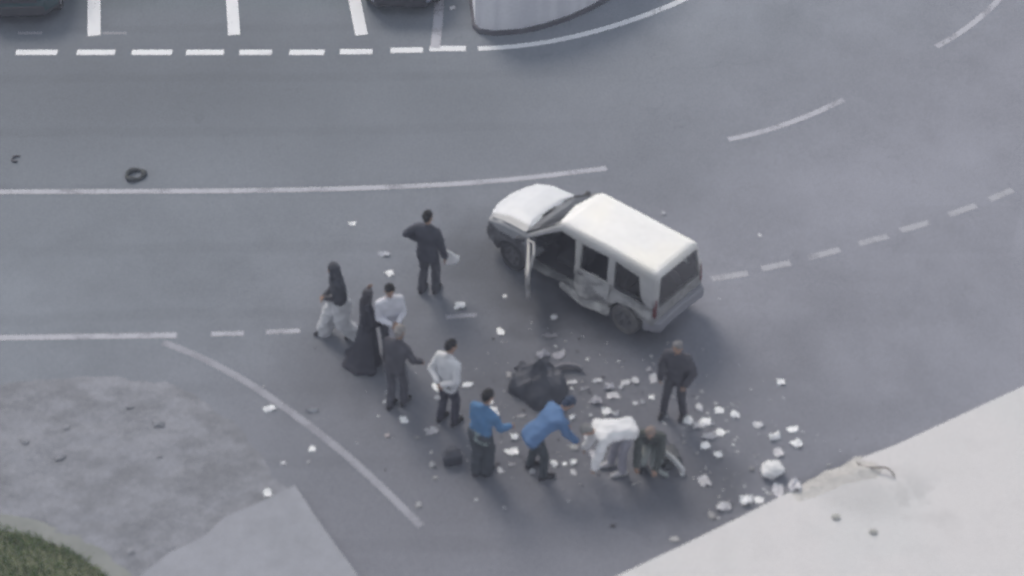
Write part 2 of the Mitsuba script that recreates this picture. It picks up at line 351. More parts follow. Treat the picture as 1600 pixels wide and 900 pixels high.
# paved island at the top
isl = [(-0.964, 10.649), (-0.911, 9.145), (-0.814, 8.093), (-0.691, 7.883), (-0.332, 7.813), (0.199, 7.883), (0.667, 8.07), (1.207, 8.376), (1.688, 8.758), (2.151, 9.219), (3.074, 10.649)]
wall_base = Polygon(isl).buffer(-0.10).buffer(0.05)
def wall_color(p, n, uv):
    a = fbm(p.x * 2.2, p.y * 2.2, p.z * 0.25, 3); b = noise(p.x * 6, p.y * 6, p.z * 0.4); c = fbm(p.x * 20, p.y * 20, p.z * 20, 2)
    return mix((0.50, 0.51, 0.56), (0.60, 0.61, 0.655), smoothstep(0.3, 0.7, 0.6 * a + 0.4 * b)) * (0.95 + 0.1 * c)
scene['m_wall'] = tw({'type': 'principled', 'base_color': proc(wall_color), 'roughness': 0.85})
tag('concrete_wall', 'low curved pale concrete wall with painted foot shade at the top of the road', 'wall')
put('wall_face', flat(wall_base, 1.25, 1.25), 'm_wall', smooth=25, parent='concrete_wall')
scene['m_foot_shade'] = tw({'type': 'principled', 'base_color': proc(lambda p, n, uv: mix((0.075, 0.077, 0.095), (0.12, 0.12, 0.14), fbm(p.x * 5, p.y * 5, p.z * 5, 3))), 'roughness': 0.9})
put('coping', flat(wall_base.buffer(.03), 1.33, .077), 'm_grey_concrete', parent='concrete_wall')
put('plinth', flat(wall_base.buffer(.055).difference(wall_base.buffer(.002)), 0.10, 0.10), 'm_foot_shade', parent='concrete_wall')  # dark strip added in place of the shade at the wall base

# white pavement, lower right
edge = [(-0.933, -8.087), (0.574, -7.158), (1.625, -6.603), (2.55, -6.063), (3.483, -5.494), (4.174, -5.057), (4.681, -4.76), (5.311, -4.431), (5.674, -4.167), (6.205, -3.913), (7.354, -3.251), (8.54, -2.568), (9.815, -1.728), (12.421, -0.169)]
pave = Polygon(edge + [(30, 2), (30, -30), (-6, -30)])
pv = flat(pave, 0.12, 0.12)
put('white_pavement', pv, 'm_pale_concrete')
tag('white_pavement', 'broad whitish concrete pavement in the bottom right corner', kind='structure')

# ------------------------------------------------------------------ wheels
def wheel(parent, x, y, M, r=0.29, w=0.19, side=1, rubber='m_black_rubber', squash=0.0, name='wheel', rim_mat='m_rim'):
    prof = np.array([[r - .10, -w / 2], [r - .03, -w / 2], [r - .005, -w / 2 + .025], [r, 0], [r - .005, w / 2 - .025], [r - .03, w / 2], [r - .10, w / 2], [r - .10, -w / 2]])
    ty = trimesh.creation.revolve(prof, sections=36)
    ty.apply_transform(trimesh.transformations.rotation_matrix(math.pi / 2, [1, 0, 0])); ty.apply_translation([x, y, r])
    if squash:
        v = ty.vertices.copy(); low = np.clip((0.12 - v[:, 2]) / 0.12, 0, 1)
        v[:, 1] += (v[:, 1] - y) * 0.35 * low; v[:, 2] = np.maximum(v[:, 2], 0.0) ; v[:, 2] -= 0
        ty.vertices = v
    rim = m3.Manifold.cylinder(w * .8, r - .10, r - .10, 32).translate([0, 0, -w * .4])
    for k in range(6):
        a = k * math.pi / 3
        rim = rim - m3.Manifold.cylinder(w * 2, .035, .035, 12).translate([.115 * cos(a), .115 * sin(a), -w])
    rim = rim - m3.Manifold.cylinder(w, .05, .14, 24).translate([0, 0, w * .32])
    rm = tm(rim); rm.apply_transform(trimesh.transformations.rotation_matrix(-side * math.pi / 2, [1, 0, 0])); rm.apply_translation([x, y, r])
    kw = key_for(parent + '__' + name)
    scene[kw + '__tyre'] = mikit.ply(moved(ty, M), rubber, smooth=35)
    scene[kw + '__rim'] = mikit.ply(moved(rm, M), rim_mat, smooth=30)

# ------------------------------------------------------------------ the wrecked van
def side_prism(poly, y0, y1):
    pts = [(float(a), float(b)) for a, b in poly]
    if sum(p[0] * q[1] - q[0] * p[1] for p, q in zip(pts, pts[1:] + pts[:1])) < 0: pts = pts[::-1]
    return m3.CrossSection([pts]).extrude(y1 - y0).rotate([90, 0, 0]).translate([0, y1, 0])

VM = frame(VYAW, VX, VY)
V = 'van'
tag(V, 'wrecked white van with dark sooty side, shade painted in, and swung-open front door', 'van')
def body_hulls(i):
    low = hull([((x, y * (.65 - i), z), .06) for x in (-1.83 + i, .95 - i * .3) for y in (-1, 1) for z in (.34 + i, .90 - i * 0)], 12)
    cab = hull([((x, y * (.645 - i), .94), .05) for x in (-1.84 + i, .92 - i) for y in (-1, 1)] + [((x, y * (.49 - i), 1.47 - i), .09) for x in (-1.76 + i, .20 - i) for y in (-1, 1)] + [((.29 - i, 0, 1.47 - i), .09), ((1.04 - i, 0, .94), .05)] +
               [((-.7, y * (.47 - i), 1.495 - i), .09) for y in (-1, 1)], 20)
    return low, cab
low, cab = body_hulls(0.0)
nose = hull([((.9, y * .65, z), .06) for y in (-1, 1) for z in (.34, .93)] + [((1.55, y * .645, z), .06) for y in (-1, 1) for z in (.34, .88)] +
            [((1.85, y * .57, z), .06) for y in (-1, 1) for z in (.36, .73)] + [((1.95, y * .22, z), .06) for y in (-1, 1) for z in (.38, .73)], 14)
outer = union([low, cab, nose])
ilow, icab = body_hulls(0.055)
shell = outer - union([ilow, icab])
for x in (-1.27, 1.27):
    for y in (-1, 1):
        shell = shell - m3.Manifold.cylinder(.30, .345, .345, 36, True).rotate([90, 0, 0]).translate([x, y * .64, .27])
door_open = [(.88, .95), (.84, .36), (-.12, .34), (-.17, .95), (-.10, 1.38), (.22, 1.41)]
mid_win = [(-.27, .88), (-.23, 1.38), (-.82, 1.40), (-.88, .86)]
back_win = [(-1.01, .86), (-.96, 1.40), (-1.48, 1.35), (-1.64, .88)]
front_win = [(.80, .95), (.24, 1.39), (-.10, 1.37), (-.16, .95)]
shell = shell - side_prism(door_open, .2, 1.0) - side_prism(mid_win, .2, 1.0) - side_prism(back_win, .2, 1.0)
for w in (front_win, mid_win, back_win): shell = shell - side_prism(w, -1.0, -.2)
rear_cut = hull([((-2.0, y * .55, z), .03) for y in (-1, 1) for z in (.86,)] + [((-1.6, y * .55, .86), .03) for y in (-1, 1)] +
                     [((x, y * .48, 1.43), .03) for x in (-2.0, -1.6) for y in (-1, 1)], 8)
shell = shell - rear_cut
wind_cut = hull([((x, y * .59, 1.0), .02) for x in (1.02, .8) for y in (-1, 1)] + [((x, y * .48, 1.46), .02) for x in (.50, .15) for y in (-1, 1)] + [((1.16, 0, 1.0), .02), ((.62, 0, 1.44), .02)], 8)
shell = shell - wind_cut
bm = refined(shell, 0.09, 0)
lin_o, lin_i = body_hulls(0.057), body_hulls(0.075)
liner = union(list(lin_o)) - union(list(lin_i)) - union([side_prism(w, .2, 1.0) for w in (door_open, mid_win, back_win)]) - union([side_prism(w, -1.0, -.2) for w in (front_win, mid_win, back_win)]) - wind_cut - rear_cut
liner = liner - box(-1.9, 1.2, .2, 1.0, .2, .84)
put('interior_lining', moved(liner, VM), 'm_seat', False, V)  # dark lining added so the door and window openings read dark
# dents in the near flank
v = np.asarray(bm.vertices).copy()
fl = np.clip((v[:, 1] - .5) / .12, 0, 1) * np.clip((1.05 - v[:, 2]) / .3, 0, 1) * np.clip((.6 - v[:, 0]) / .3, 0, 1)
v[:, 1] -= fl * 0.13 * np.clip(meshkit.fbm(v * [3.2, .1, 3.6], 3, 21) - .35, 0, 1) * 2
v[:, 2] += fl * 0.05 * (meshkit.fbm(v * [4, .1, 4], 2, 5) - .5)
bm.vertices = v
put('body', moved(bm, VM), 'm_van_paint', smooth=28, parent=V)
hood = hull([((.96, y * .655, 1.0), .022) for y in (-1, 1)] + [((1.06, y * .40, 1.045), .022) for y in (-1, 1)] + [((1.13, 0, 1.055), .022)] + [((1.45, y * .645, .965), .022) for y in (-1, 1)] + [((1.45, y * .3, 1.03), .022) for y in (-1, 1)] +
            [((1.78, y * .60, .87), .022) for y in (-1, 1)] + [((1.93, y * .42, .80), .022) for y in (-1, 1)] + [((2.0, y * .18, .80), .022) for y in (-1, 1)] + [((1.80, y * .2, .93), .022) for y in (-1, 1)], 12)
hm = refined(hood, .07, 0)
v = np.asarray(hm.vertices).copy(); v[:, 2] += .022 * (meshkit.fbm(v * 3.5, 2, 4) - .5) * (v[:, 2] > .8); hm.vertices = v
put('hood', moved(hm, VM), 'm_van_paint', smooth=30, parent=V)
roof = hull([((x, y * .485, 1.548), .022) for x in (-1.78, .18) for y in (-1, 1)] + [((.26, 0, 1.545), .022)] + [((x, y * .40, 1.572), .022) for x in (-1.72, .16) for y in (-1, 1)] + [((-.7, y * .25, 1.602), .022) for y in (-1, 1)], 12)
rf = refined(roof + union([hull([((x, y_, 1.578 + (0.012 if -1.5 < x < 0 else -.012)), .016) for x in (-1.62, -.75, .05)], 8) for y_ in (-.30, -.10, .10, .30)]), .08, 0)
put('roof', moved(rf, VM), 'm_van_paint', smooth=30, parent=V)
# glass
def pane(poly, y0, y1):
    return None
def sheet(pts):
    return trimesh.Trimesh(np.array(pts, float), [[0, 1, 2], [0, 2, 3]], process=False)
def side_glass(poly, s):
    yy = lambda z: s * (.672 - (z - .92) * .19)
    return sheet([(x, yy(z), z) for x, z in poly])
yy_, tt_ = np.meshgrid(np.linspace(-1, 1, 13), np.linspace(0, 1, 6), indexing='ij')
bow_ = .085 * (1 - yy_ ** 2)
ws = np.stack([.965 - .68 * tt_ + bow_, yy_ * (.63 - .12 * tt_), 1.0 + .50 * tt_], -1).reshape(-1, 3)
iw = np.arange(78).reshape(13, 6); qw = np.stack([iw[:-1, :-1], iw[1:, :-1], iw[1:, 1:], iw[:-1, 1:]], -1).reshape(-1, 4)
put('windscreen', moved(trimesh.Trimesh(ws, np.vstack([qw[:, [0, 1, 2]], qw[:, [0, 2, 3]]]), process=False), VM), 'm_dark_glass', True, parent=V)
put('side_window', moved(side_glass(back_win, 1), VM), 'm_glass', parent=V)
for w in (front_win, mid_win, back_win): put('side_window', moved(side_glass(w, -1), VM), 'm_glass', parent=V)
put('rear_window', moved(sheet([(-1.875, -.57, .84), (-1.875, .57, .84), (-1.835, .50, 1.45), (-1.835, -.50, 1.45)]), VM), 'm_glass', parent=V)
put('wiper', moved(capsule((1.06, .34, 1.01), .010, (.96, -.12, 1.10), .008, 8), VM), 'm_dark_trim', True, V)
put('wiper', moved(capsule((1.07, -.20, 1.02), .010, (.93, -.56, 1.06), .008, 8), VM), 'm_dark_trim', True, V)
put('cowl', moved(hull([((.99, y * .62, .975), .02) for y in (-1, 1)] + [((1.09, y * .3, 1.0), .02) for y in (-1, 1)] + [((1.0, 0, 1.04), .02), ((.93, .6, .99), .02), ((.93, -.6, .99), .02)], 8), VM), 'm_dark_trim', 30, V)
# windscreen surround seal
put('windscreen_seal', moved(union([capsule((.98 + .09 * (1 - (a / 6) ** 2), a * .1, .985), .02, (.98 + .09 * (1 - ((a + 1) / 6) ** 2), a * .1 + .1, .985), .02, 8) for a in range(-6, 6)] + [capsule((.975, .645, 1.0), .018, (.275, .53, 1.50), .018, 8),
    capsule((.975, -.645, 1.0), .018, (.275, -.53, 1.50), .018, 8)]), VM), 'm_dark_trim', True, V)
# bumpers, lamps
put('front_bumper', moved(refined(hull([((1.95, y * .50, z), .06) for y in (-1, 1) for z in (.34, .48)] + [((2.0, y * .22, z), .06) for y in (-1, 1) for z in (.34, .48)] + [((1.60, y * .66, z), .05) for y in (-1, 1) for z in (.34, .48)], 12), .15, 0), VM), 'm_dark_trim', 30, V)
rb = refined(hull([((-1.93, y * .58, z), .045) for y in (-1, 1) for z in (.42, .56)] + [((-1.72, y * .675, z), .045) for y in (-1, 1) for z in (.42, .56)], 12), .07, 0)
v = np.asarray(rb.vertices).copy(); v[:, 2] -= .10 * np.clip(v[:, 1], 0, 1) ** 2; v[:, 0] -= .05 * np.clip(-v[:, 1], 0, 1); rb.vertices = v
put('rear_bumper', moved(rb, VM), tw({'type': 'principled', 'base_color': {'type': 'rgb', 'value': (0.20, 0.205, 0.235)}, 'roughness': 0.55}), 30, V)
put('headlight', moved(refined(hull([((1.76, .595, .65), .05), ((1.88, .50, .65), .05), ((1.76, .595, .71), .04), ((1.89, .48, .70), .04)], 12), .1, 0), VM), 'm_lamp', True, V)
put('headlight', moved(refined(hull([((1.76, -.595, .65), .05), ((1.88, -.50, .65), .05), ((1.76, -.595, .71), .04), ((1.89, -.48, .70), .04)], 12), .1, 0), VM), 'm_lamp', True, V)
put('grille', moved(hull([((1.995, y * .26, z), .022) for y in (-1, 1) for z in (.58, .68)], 8), VM), 'm_dark_trim', 30, V)
for y in (-1, 1):
    put('tail_light', moved(hull([((-1.865, y * .635, .70), .04), ((-1.855, y * .62, 1.04), .035)], 10), VM), 'm_tail', True, V)
put('wing_mirror', moved(hull([((.80, -.76, 1.02), .05), ((.80, -.84, 1.04), .055), ((.80, -.84, .99), .05)], 10), VM), 'm_dark_trim', True, V)
# cabin
put('cabin_floor', moved(box(-1.6, .85, -.55, .55, .385, .40), VM), 'm_seat', parent=V)
put('dashboard', moved(hull([((.78, y * .52, z), .06) for y in (-1, 1) for z in (.75, .88)] + [((.60, y * .52, .86), .05) for y in (-1, 1)], 8), VM), 'm_seat', 30, V)
for y in (-.3, .3):
    put('seat', moved(union([hull([((x, y + d, .62), .07) for x in (-.05, .35) for d in (-.14, .14)], 8), hull([((-.10, y + d, .68), .06) for d in (-.14, .14)] + [((-.24, y + d, 1.16), .05) for d in (-.12, .12)], 8),
        hull([((-.27, y + d, 1.30), .045) for d in (-.06, .06)], 8)]), VM), 'm_seat', 30, V)
put('rear_bench', moved(union([hull([((x, d, .60), .07) for x in (-.95, -.55) for d in (-.45, .45)], 8), hull([((-1.0, d, .66), .06) for d in (-.45, .45)] + [((-1.12, d, 1.12), .05) for d in (-.44, .44)], 8)]), VM), 'm_seat', 30, V)
sw = trimesh.creation.torus(.17, .014, 24, 8); sw.apply_transform(trimesh.transformations.rotation_matrix(math.radians(-62), [0, 1, 0])); sw.apply_translation([.50, .3, .93])
put('steering_wheel', moved(sw, VM), 'm_dark_trim', True, V)
# front door swung open about its hinge
dk = V + '__front_door'
def door_mesh():
    panel = hull([((-.03, 0, .40), .03), ((-.03, 0, .93), .03), ((-.93, 0, .40), .03), ((-.97, 0, .93), .03), ((-.5, .035, .62), .03)], 10)
    fr = union([capsule((-.06, 0, .93), .022, (-.62, -.09, 1.37), .022, 8), capsule((-.62, -.09, 1.37), .022, (-.92, -.09, 1.36), .022, 8), capsule((-.92, -.09, 1.36), .022, (-.97, 0, .93), .022, 8)])
    return refined(panel + fr, .08, 0)
dm = door_mesh(); dm = wrinkle(dm, .014, 5, 3)
DM = VM @ frame(0, .87, .70) @ frame(math.radians(-50), 0, 0)
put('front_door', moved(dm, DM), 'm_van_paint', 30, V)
scene[dk + '__handle'] = mikit.ply(moved(capsule((-.80, .05, .80), .014, (-.92, .05, .80), .014, 8), DM), 'm_dark_trim', smooth=True)
scene[dk + '__wing_mirror'] = mikit.ply(moved(tm(hull([((-.10, .10, 1.0), .045), ((-.10, .20, 1.02), .05), ((-.10, .20, .96), .045)], 10)), DM), 'm_dark_trim', smooth=True)
# buckled sliding door and torn sill
nx, nz = 26, 16
gx, gz = np.meshgrid(np.linspace(-.93, -.20, nx), np.linspace(.36, .93, nz), indexing='ij')
dy = .70 + .14 * (meshkit.fbm(np.stack([gx * 4, gz * 0, gz * 5], -1), 3, 9) - .4) + .10 * np.exp(-((gx + .35) / .18) ** 2) * np.clip((.85 - gz) / .4, 0, 1)
gz2 = gz - .10 * np.clip((gx + .95), 0, 1) * np.clip((.8 - gz) / .4, 0, 1) * 0
F = np.stack([gx, dy, gz2], -1).reshape(-1, 3); Bk = F - [0, .022, 0]
idx = np.arange(nx * nz).reshape(nx, nz)
q = np.stack([idx[:-1, :-1], idx[1:, :-1], idx[1:, 1:], idx[:-1, 1:]], -1).reshape(-1, 4)
rimi = np.r_[idx[:, 0], idx[-1, 1:], idx[-2::-1, -1], idx[0, -2:0:-1]]
n0 = nx * nz; rn = np.roll(rimi, -1)
faces = np.vstack([q[:, ::-1], q + n0, np.c_[rimi, rn, rn + n0, rimi + n0]])
tri = np.vstack([faces[:, [0, 1, 2]], faces[:, [0, 2, 3]]])
sd = trimesh.Trimesh(np.vstack([F, Bk]), tri, process=False); trimesh.repair.fix_normals(sd)
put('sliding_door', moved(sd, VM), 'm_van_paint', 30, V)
scene[V + '__sliding_door__handle'] = mikit.ply(moved(capsule((-.26, .745, .84), .016, (-.36, .745, .84), .016, 8), VM), 'm_dark_trim', smooth=True)
sill = union([hull([((.10, .73, .30), .035), ((-.45, .80, .25), .04), ((.10, .70, .36), .03), ((-.45, .74, .34), .03)], 8), hull([((-.45, .80, .25), .04), ((-.95, .76, .30), .035), ((-.45, .74, .34), .03), ((-.95, .70, .37), .03)], 8)])
put('sill', moved(wrinkle(refined(sill, .06, 0), .02, 6, 2), VM), 'm_van_paint', 30, V)
for x, y, s_ in ((-1.27, .60, 1), (1.27, .60, 1), (-1.27, -.60, -1), (1.27, -.60, -1)):
    wheel(V, x, y, VM, side=s_, rubber='m_dusty_rubber' if x < 0 else 'm_black_rubber', squash=1.0 if s_ > 0 else 0, rim_mat='m_dark_rim')

# ------------------------------------------------------------------ parked cars at the top edge
def parked_car(x, y, yaw, paint, label):
    K = key_for('parked_car'); M = frame(yaw, x, y)     # nose at local +x
    tag(K, label, 'car', 'cars parked in the bays')
    low = hull([((1.75, s * .52, z), .09) for s in (-1, 1) for z in (.36, .62)] + [((1.45, s * .74, z), .09) for s in (-1, 1) for z in (.34, .70)] + [((.75, s * .76, .86), .07) for s in (-1, 1)] +
               [((-1.9, s * .70, z), .09) for s in (-1, 1) for z in (.36, .88)], 14)
    cb = hull([((.80, s * .68, .86), .05) for s in (-1, 1)] + [((.05, s * .56, 1.38), .06) for s in (-1, 1)] + [((-1.2, s * .56, 1.38), .06) for s in (-1, 1)] + [((-1.85, s * .66, .90), .05) for s in (-1, 1)], 12)
    b = low + cb
    for xx in (-1.25, 1.2):
        for s in (-1, 1): b = b - m3.Manifold.cylinder(.3, .34, .34, 32, True).rotate([90, 0, 0]).translate([xx, s * .78, .29])
    put('body', moved(refined(b, .15, 0), M), paint, 30, K)
    put('windscreen', moved(hull([((.80, s * .60, .905), .012) for s in (-1, 1)] + [((.16, s * .50, 1.365), .012) for s in (-1, 1)], 6).translate([.03, 0, .035]), M), 'm_dark_glass', 30, K)
    for s in (-1, 1):
        put('side_window', moved(hull([((.55, s * .725, .93), .012), ((-1.5, s * .72, .95), .012), ((.0, s * .632, 1.35), .012), ((-1.1, s * .632, 1.35), .012)], 6), M), 'm_dark_glass', 30, K)
        put('headlight', moved(refined(hull([((1.68, s * .60, .64), .07), ((1.50, s * .73, .68), .06), ((1.60, s * .62, .72), .05)], 12), .1, 0), M), 'm_lamp', True, K)
        put('wing_mirror', moved(hull([((.62, s * .86, .98), .05), ((.62, s * .92, 1.0), .05)], 10), M), paint, True, K)
        put('fog_light', moved(sph((1.76, s * .48, .38), .06, 14), M), 'm_lamp', True, K)
    put('grille', moved(hull([((1.835, s * .40, z), .018) for s in (-1, 1) for z in (.56, .66)], 8), M), 'm_dark_trim', 30, K)
    put('front_bumper', moved(refined(hull([((1.80, s * .50, z), .06) for s in (-1, 1) for z in (.27, .42)] + [((1.45, s * .75, z), .06) for s in (-1, 1) for z in (.27, .42)], 12), .12, 0), M), 'm_dark_trim', 30, K)
    for xx in (-1.25, 1.2):
        for s in (-1, 1): wheel(K, xx, s * .70, M, r=.3, side=s)
scene['m_car_blue'] = tw({'type': 'principled', 'base_color': {'type': 'rgb', 'value': (0.20, 0.23, 0.30)}, 'roughness': 0.3, 'clearcoat': 1.0})
scene['m_car_teal'] = tw({'type': 'principled', 'base_color': {'type': 'rgb', 'value': (0.02, 0.05, 0.058)}, 'roughness': 0.35, 'clearcoat': 1.0})
n1, n2 = (-2.26, 8.542), (-10.342, 8.187)
parked_car(n1[0] - .02, n1[1] + 1.85, -math.pi / 2 - .03, 'm_car_blue', 'blue-grey car with bright headlights parked in the bay beside the paved island')
parked_car(n2[0], n2[1] + 1.85, -math.pi / 2 + .05, 'm_car_teal', 'dark teal car parked at the top left corner')

# ------------------------------------------------------------------ people
SKIN = (0.30, 0.20, 0.155)
def unit(v):
    v = np.asarray(v, float); return v / (np.linalg.norm(v) + 1e-9)

def skeleton(H, lean=4, side=0, feet=((-.11, 0), (.11, 0)), toes=(0, 0), arms=None, nod=8, turn=0, drop=0.0, twist=0):
    s = H / 1.75
    A = [np.array([f[0], f[1], 0.085]) * [s, s, s] for f in feet]
    span = max(np.linalg.norm(a[:2] - np.array([sg * .09 * s, 0])) for a, sg in zip(A, (-1, 1)))
    hz = min(.92 * s, math.sqrt(max((.84 * s) ** 2 - span ** 2, .05)) + .085 * s) - drop * s
    ca, sa = math.cos(math.radians(lean)), math.sin(math.radians(lean)); cs, ss = math.cos(math.radians(side)), math.sin(math.radians(side))
    u = unit([ss, sa, ca * cs]); fwd = unit(np.cross([cs, 0, -ss], u) * -1); fwd = unit(np.cross(u, np.array([1, 0, 0])))
    back = -0.12 * s * sa
    P = np.array([0, back, hz]); r = unit(np.cross(fwd, u)); tw_ = math.radians(twist)
    if r[0] < 0: r = -r
    rs = unit(r * math.cos(tw_) + fwd * math.sin(tw_))
    J = {'s': s, 'P': P, 'u': u, 'r': r, 'W': P + u * .17 * s, 'C': P + u * .36 * s, 'N': P + u * .535 * s, 'ank': A, 'rs': rs, 'fwd': fwd}
    J['hip'] = [P + r * sg * .09 * s for sg in (-1, 1)]
    J['knee'] = []
    for h, a in zip(J['hip'], A):
        d = a - h; L = min(np.linalg.norm(d), .845 * s); t1, t2 = .43 * s, .42 * s
        x = (t1 ** 2 - t2 ** 2 + L ** 2) / (2 * L); off = math.sqrt(max(t1 ** 2 - x ** 2, 0))
        dn = unit(d); pole = np.array([0, 1, 0.]) - dn * dn[1]
        J['knee'].append(h + dn * x + unit(pole) * off)
    J['toe'] = [a + np.array([math.sin(math.radians(t)), math.cos(math.radians(t)), 0]) * .17 * s - [0, 0, .05 * s] for a, t in zip(A, toes)]
    J['sh'] = [J['N'] - u * .075 * s + rs * sg * .175 * s for sg in (-1, 1)]
    arms = arms or (((-.12, .02, -1), (-.02, .18, -1)), ((.12, .02, -1), (.02, .18, -1)))
    J['elb'] = [p + unit(a[0]) * .285 * s for p, a in zip(J['sh'], arms)]
    J['wri'] = [p + unit(a[1]) * .255 * s for p, a in zip(J['elb'], arms)]
    J['hd'] = [unit(a[1]) for a in arms]
    hl = math.radians(lean * .75 + nod); ht = math.radians(turn)
    hu = unit([ss * .6, math.sin(hl), math.cos(hl)]); hf0 = unit([0, math.cos(hl), -math.sin(hl)])
    hr0 = unit(np.cross(hf0, hu)); hf = unit(hf0 * math.cos(ht) + hr0 * math.sin(ht)); hr = unit(np.cross(hf, hu))
    J['hu'], J['hf'], J['hr'] = hu, hf, hr
    J['H'] = J['N'] + unit(u + hu) * .085 * s + hu * .105 * s
    return J

def hand(w, d, s, inward):
    d = unit(d); a = unit(np.cross(d, inward)) ; nrm = unit(np.cross(a, d)); out = []
    palm = hull([(w + d * .02 * s, .021 * s), (w + d * .085 * s + a * .028 * s, .013 * s), (w + d * .085 * s - a * .028 * s, .013 * s)], 8)
    out.append(palm)
    for k, (o, l) in enumerate(((-.03, .062), (-.010, .075), (.011, .070), (.031, .054))):
        b = w + d * .085 * s + a * o * s; m = b + (d * .9 + nrm * .30) * l * .5 * s; e = m + (d * .6 + nrm * .75) * l * .5 * s
        out += [capsule(b, .0095 * s, m, .009 * s, 6), capsule(m, .009 * s, e, .0075 * s, 6)]
    tb = w + d * .03 * s - a * .022 * s; tmid = tb + (d * .6 - a * .65 + nrm * .3) * .04 * s
    out += [capsule(tb, .012 * s, tmid, .011 * s, 6), capsule(tmid, .011 * s, tmid + (d * .9 + nrm * .4) * .03 * s, .009 * s, 6)]
    return out

def person(label, loc, face, H, top=None, bottom=None, hair=(.02, .02, .022), shoes=(.025, .025, .03), shirt_len=.02, sleeve=1.0, loose=1.0, leg_loose=1.0,
           skin=SKIN, hairstyle='short', extra=None, **pose):
    K = key_for('person'); tag(K, label, 'person', None)
    J = skeleton(H, **pose); s = J['s']; u, r, rs, fwd = J['u'], J['r'], J['rs'], J['fwd']
    M = frame(math.radians(face) - math.pi / 2, loc[0], loc[1])
    seed = abs(hash(label)) % 1 + len(label)
    def emit(name, m, rgb, ln=.03, it=6, wr=0.0, var=.2, fr=8.0, parent=K):
        t = refined(m, ln, it) if isinstance(m, m3.Manifold) else m
        if wr: t = wrinkle(t, wr, 11, seed)
        t = moved(t, M)
        k = key_for(parent + '__' + name)
        scene[k] = mikit.ply(t, 'm_vertex', smooth=True, color=tint(t, rgb, var, fr, seed))
        return k
    # body: one continuous mesh
    Hc, hu, hf, hr = J['H'], J['hu'], J['hf'], J['hr']
    b = [hull([(h + u * .02 * s, .085 * s) for h in J['hip']] + [(J['W'] + r * sg * .07 * s, .075 * s) for sg in (-1, 1)]),
         hull([(J['W'] + r * sg * .07 * s, .075 * s) for sg in (-1, 1)] + [(J['C'] + rs * sg * .09 * s, .085 * s) for sg in (-1, 1)]),
         hull([(J['C'] + rs * sg * .09 * s, .085 * s) for sg in (-1, 1)] + [(p, .05 * s) for p in J['sh']] + [(J['N'], .05 * s)]),
         capsule(J['N'] - u * .02 * s, .052 * s, Hc - hu * .07 * s, .050 * s),
         hull([(Hc + hu * .035 * s, .080 * s), (Hc + hu * .025 * s - hf * .025 * s, .078 * s), (Hc - hu * .085 * s + hf * .045 * s, .034 * s), (Hc - hu * .05 * s + hf * .02 * s, .056 * s)], 18),
         capsule(Hc + hf * .083 * s + hu * .012 * s, .010 * s, Hc + hf * .098 * s - hu * .025 * s, .013 * s, 8),
         capsule(Hc + hf * .072 * s + hu * .03 * s - hr * .035 * s, .014 * s, Hc + hf * .072 * s + hu * .03 * s + hr * .035 * s, .014 * s, 8),
         capsule(Hc + hf * .068 * s - hu * .058 * s - hr * .018 * s, .010 * s, Hc + hf * .068 * s - hu * .058 * s + hr * .018 * s, .010 * s, 8)]
    for sg in (-1, 1):
        b.append(capsule(Hc + hr * sg * .080 * s + hu * .015 * s, .014 * s, Hc + hr * sg * .083 * s - hu * .025 * s, .010 * s, 8))
    for i in (0, 1):
        b += [capsule(J['hip'][i], .078 * s, J['knee'][i], .054 * s), capsule(J['knee'][i], .052 * s, J['ank'][i], .036 * s),
              hull([(J['ank'][i], .036 * s), (J['ank'][i] - [0, 0, .05 * s], .033 * s), (J['toe'][i], .026 * s)]),
              capsule(J['sh'][i], .046 * s, J['elb'][i], .036 * s), capsule(J['elb'][i], .036 * s, J['wri'][i], .025 * s)]
        b += hand(J['wri'][i], J['hd'][i], s, J['P'] - J['wri'][i])
    emit('body', union(b), skin, .022, 4, var=.12)
    # clothes
    if top is not None:
        e = .020 * loose
        hem = J['P'] - u * shirt_len * s
        t = [hull([(hem + r * sg * .10 * s, .075 * s + e) for sg in (-1, 1)] + [(J['W'] + r * sg * .075 * s, .078 * s + e) for sg in (-1, 1)]),
             hull([(J['W'] + r * sg * .075 * s, .078 * s + e) for sg in (-1, 1)] + [(J['C'] + rs * sg * .095 * s, .088 * s + e) for sg in (-1, 1)]),
             hull([(J['C'] + rs * sg * .095 * s, .088 * s + e) for sg in (-1, 1)] + [(p, .052 * s + e) for p in J['sh']] + [(J['N'] - u * .02 * s, .05 * s + e)])]
        for i in (0, 1):
            t.append(capsule(J['sh'][i], .055 * s + e * .8, J['elb'][i], .045 * s + e))
            if sleeve >= 1: t.append(capsule(J['elb'][i], .043 * s + e, J['wri'][i], .030 * s + e))
        emit('shirt' if sleeve < 2 else 'jacket', union(t), top, .03, 5, .014 * loose, .22)
        cl = union([capsule(J['N'] - u * .01 * s, .066 * s, J['N'] + u * .03 * s, .062 * s, 14)])
        emit('collar', cl, np.array(top) * .9, .03, 2)
    if bottom is not None:
        e = .016 * leg_loose
        t = [hull([(h + u * .06 * s, .088 * s) for h in J['hip']] + [(h, .092 * s) for h in J['hip']])]
        for i in (0, 1):
            t += [capsule(J['hip'][i], .085 * s + e, J['knee'][i], .060 * s + e), capsule(J['knee'][i], .058 * s + e, J['ank'][i] + [0, 0, .01], .045 * s + e * 1.3)]
        emit('trousers', union(t), bottom, .032, 5, .012 * leg_loose, .22)
    if shoes is not None:
        for i in (0, 1):
            a, t = J['ank'][i], J['toe'][i]
            emit('shoe', hull([(a - [0, 0, .045 * s] - unit((t - a) * [1, 1, 0]) * .05 * s, .040 * s), (a - [0, 0, .045 * s], .042 * s), (t + [0, 0, .004], .036 * s), (a + [0, 0, .0], .045 * s)]) - box(-3, 3, -3, 3, -1, 0.004), shoes, .03, 2)
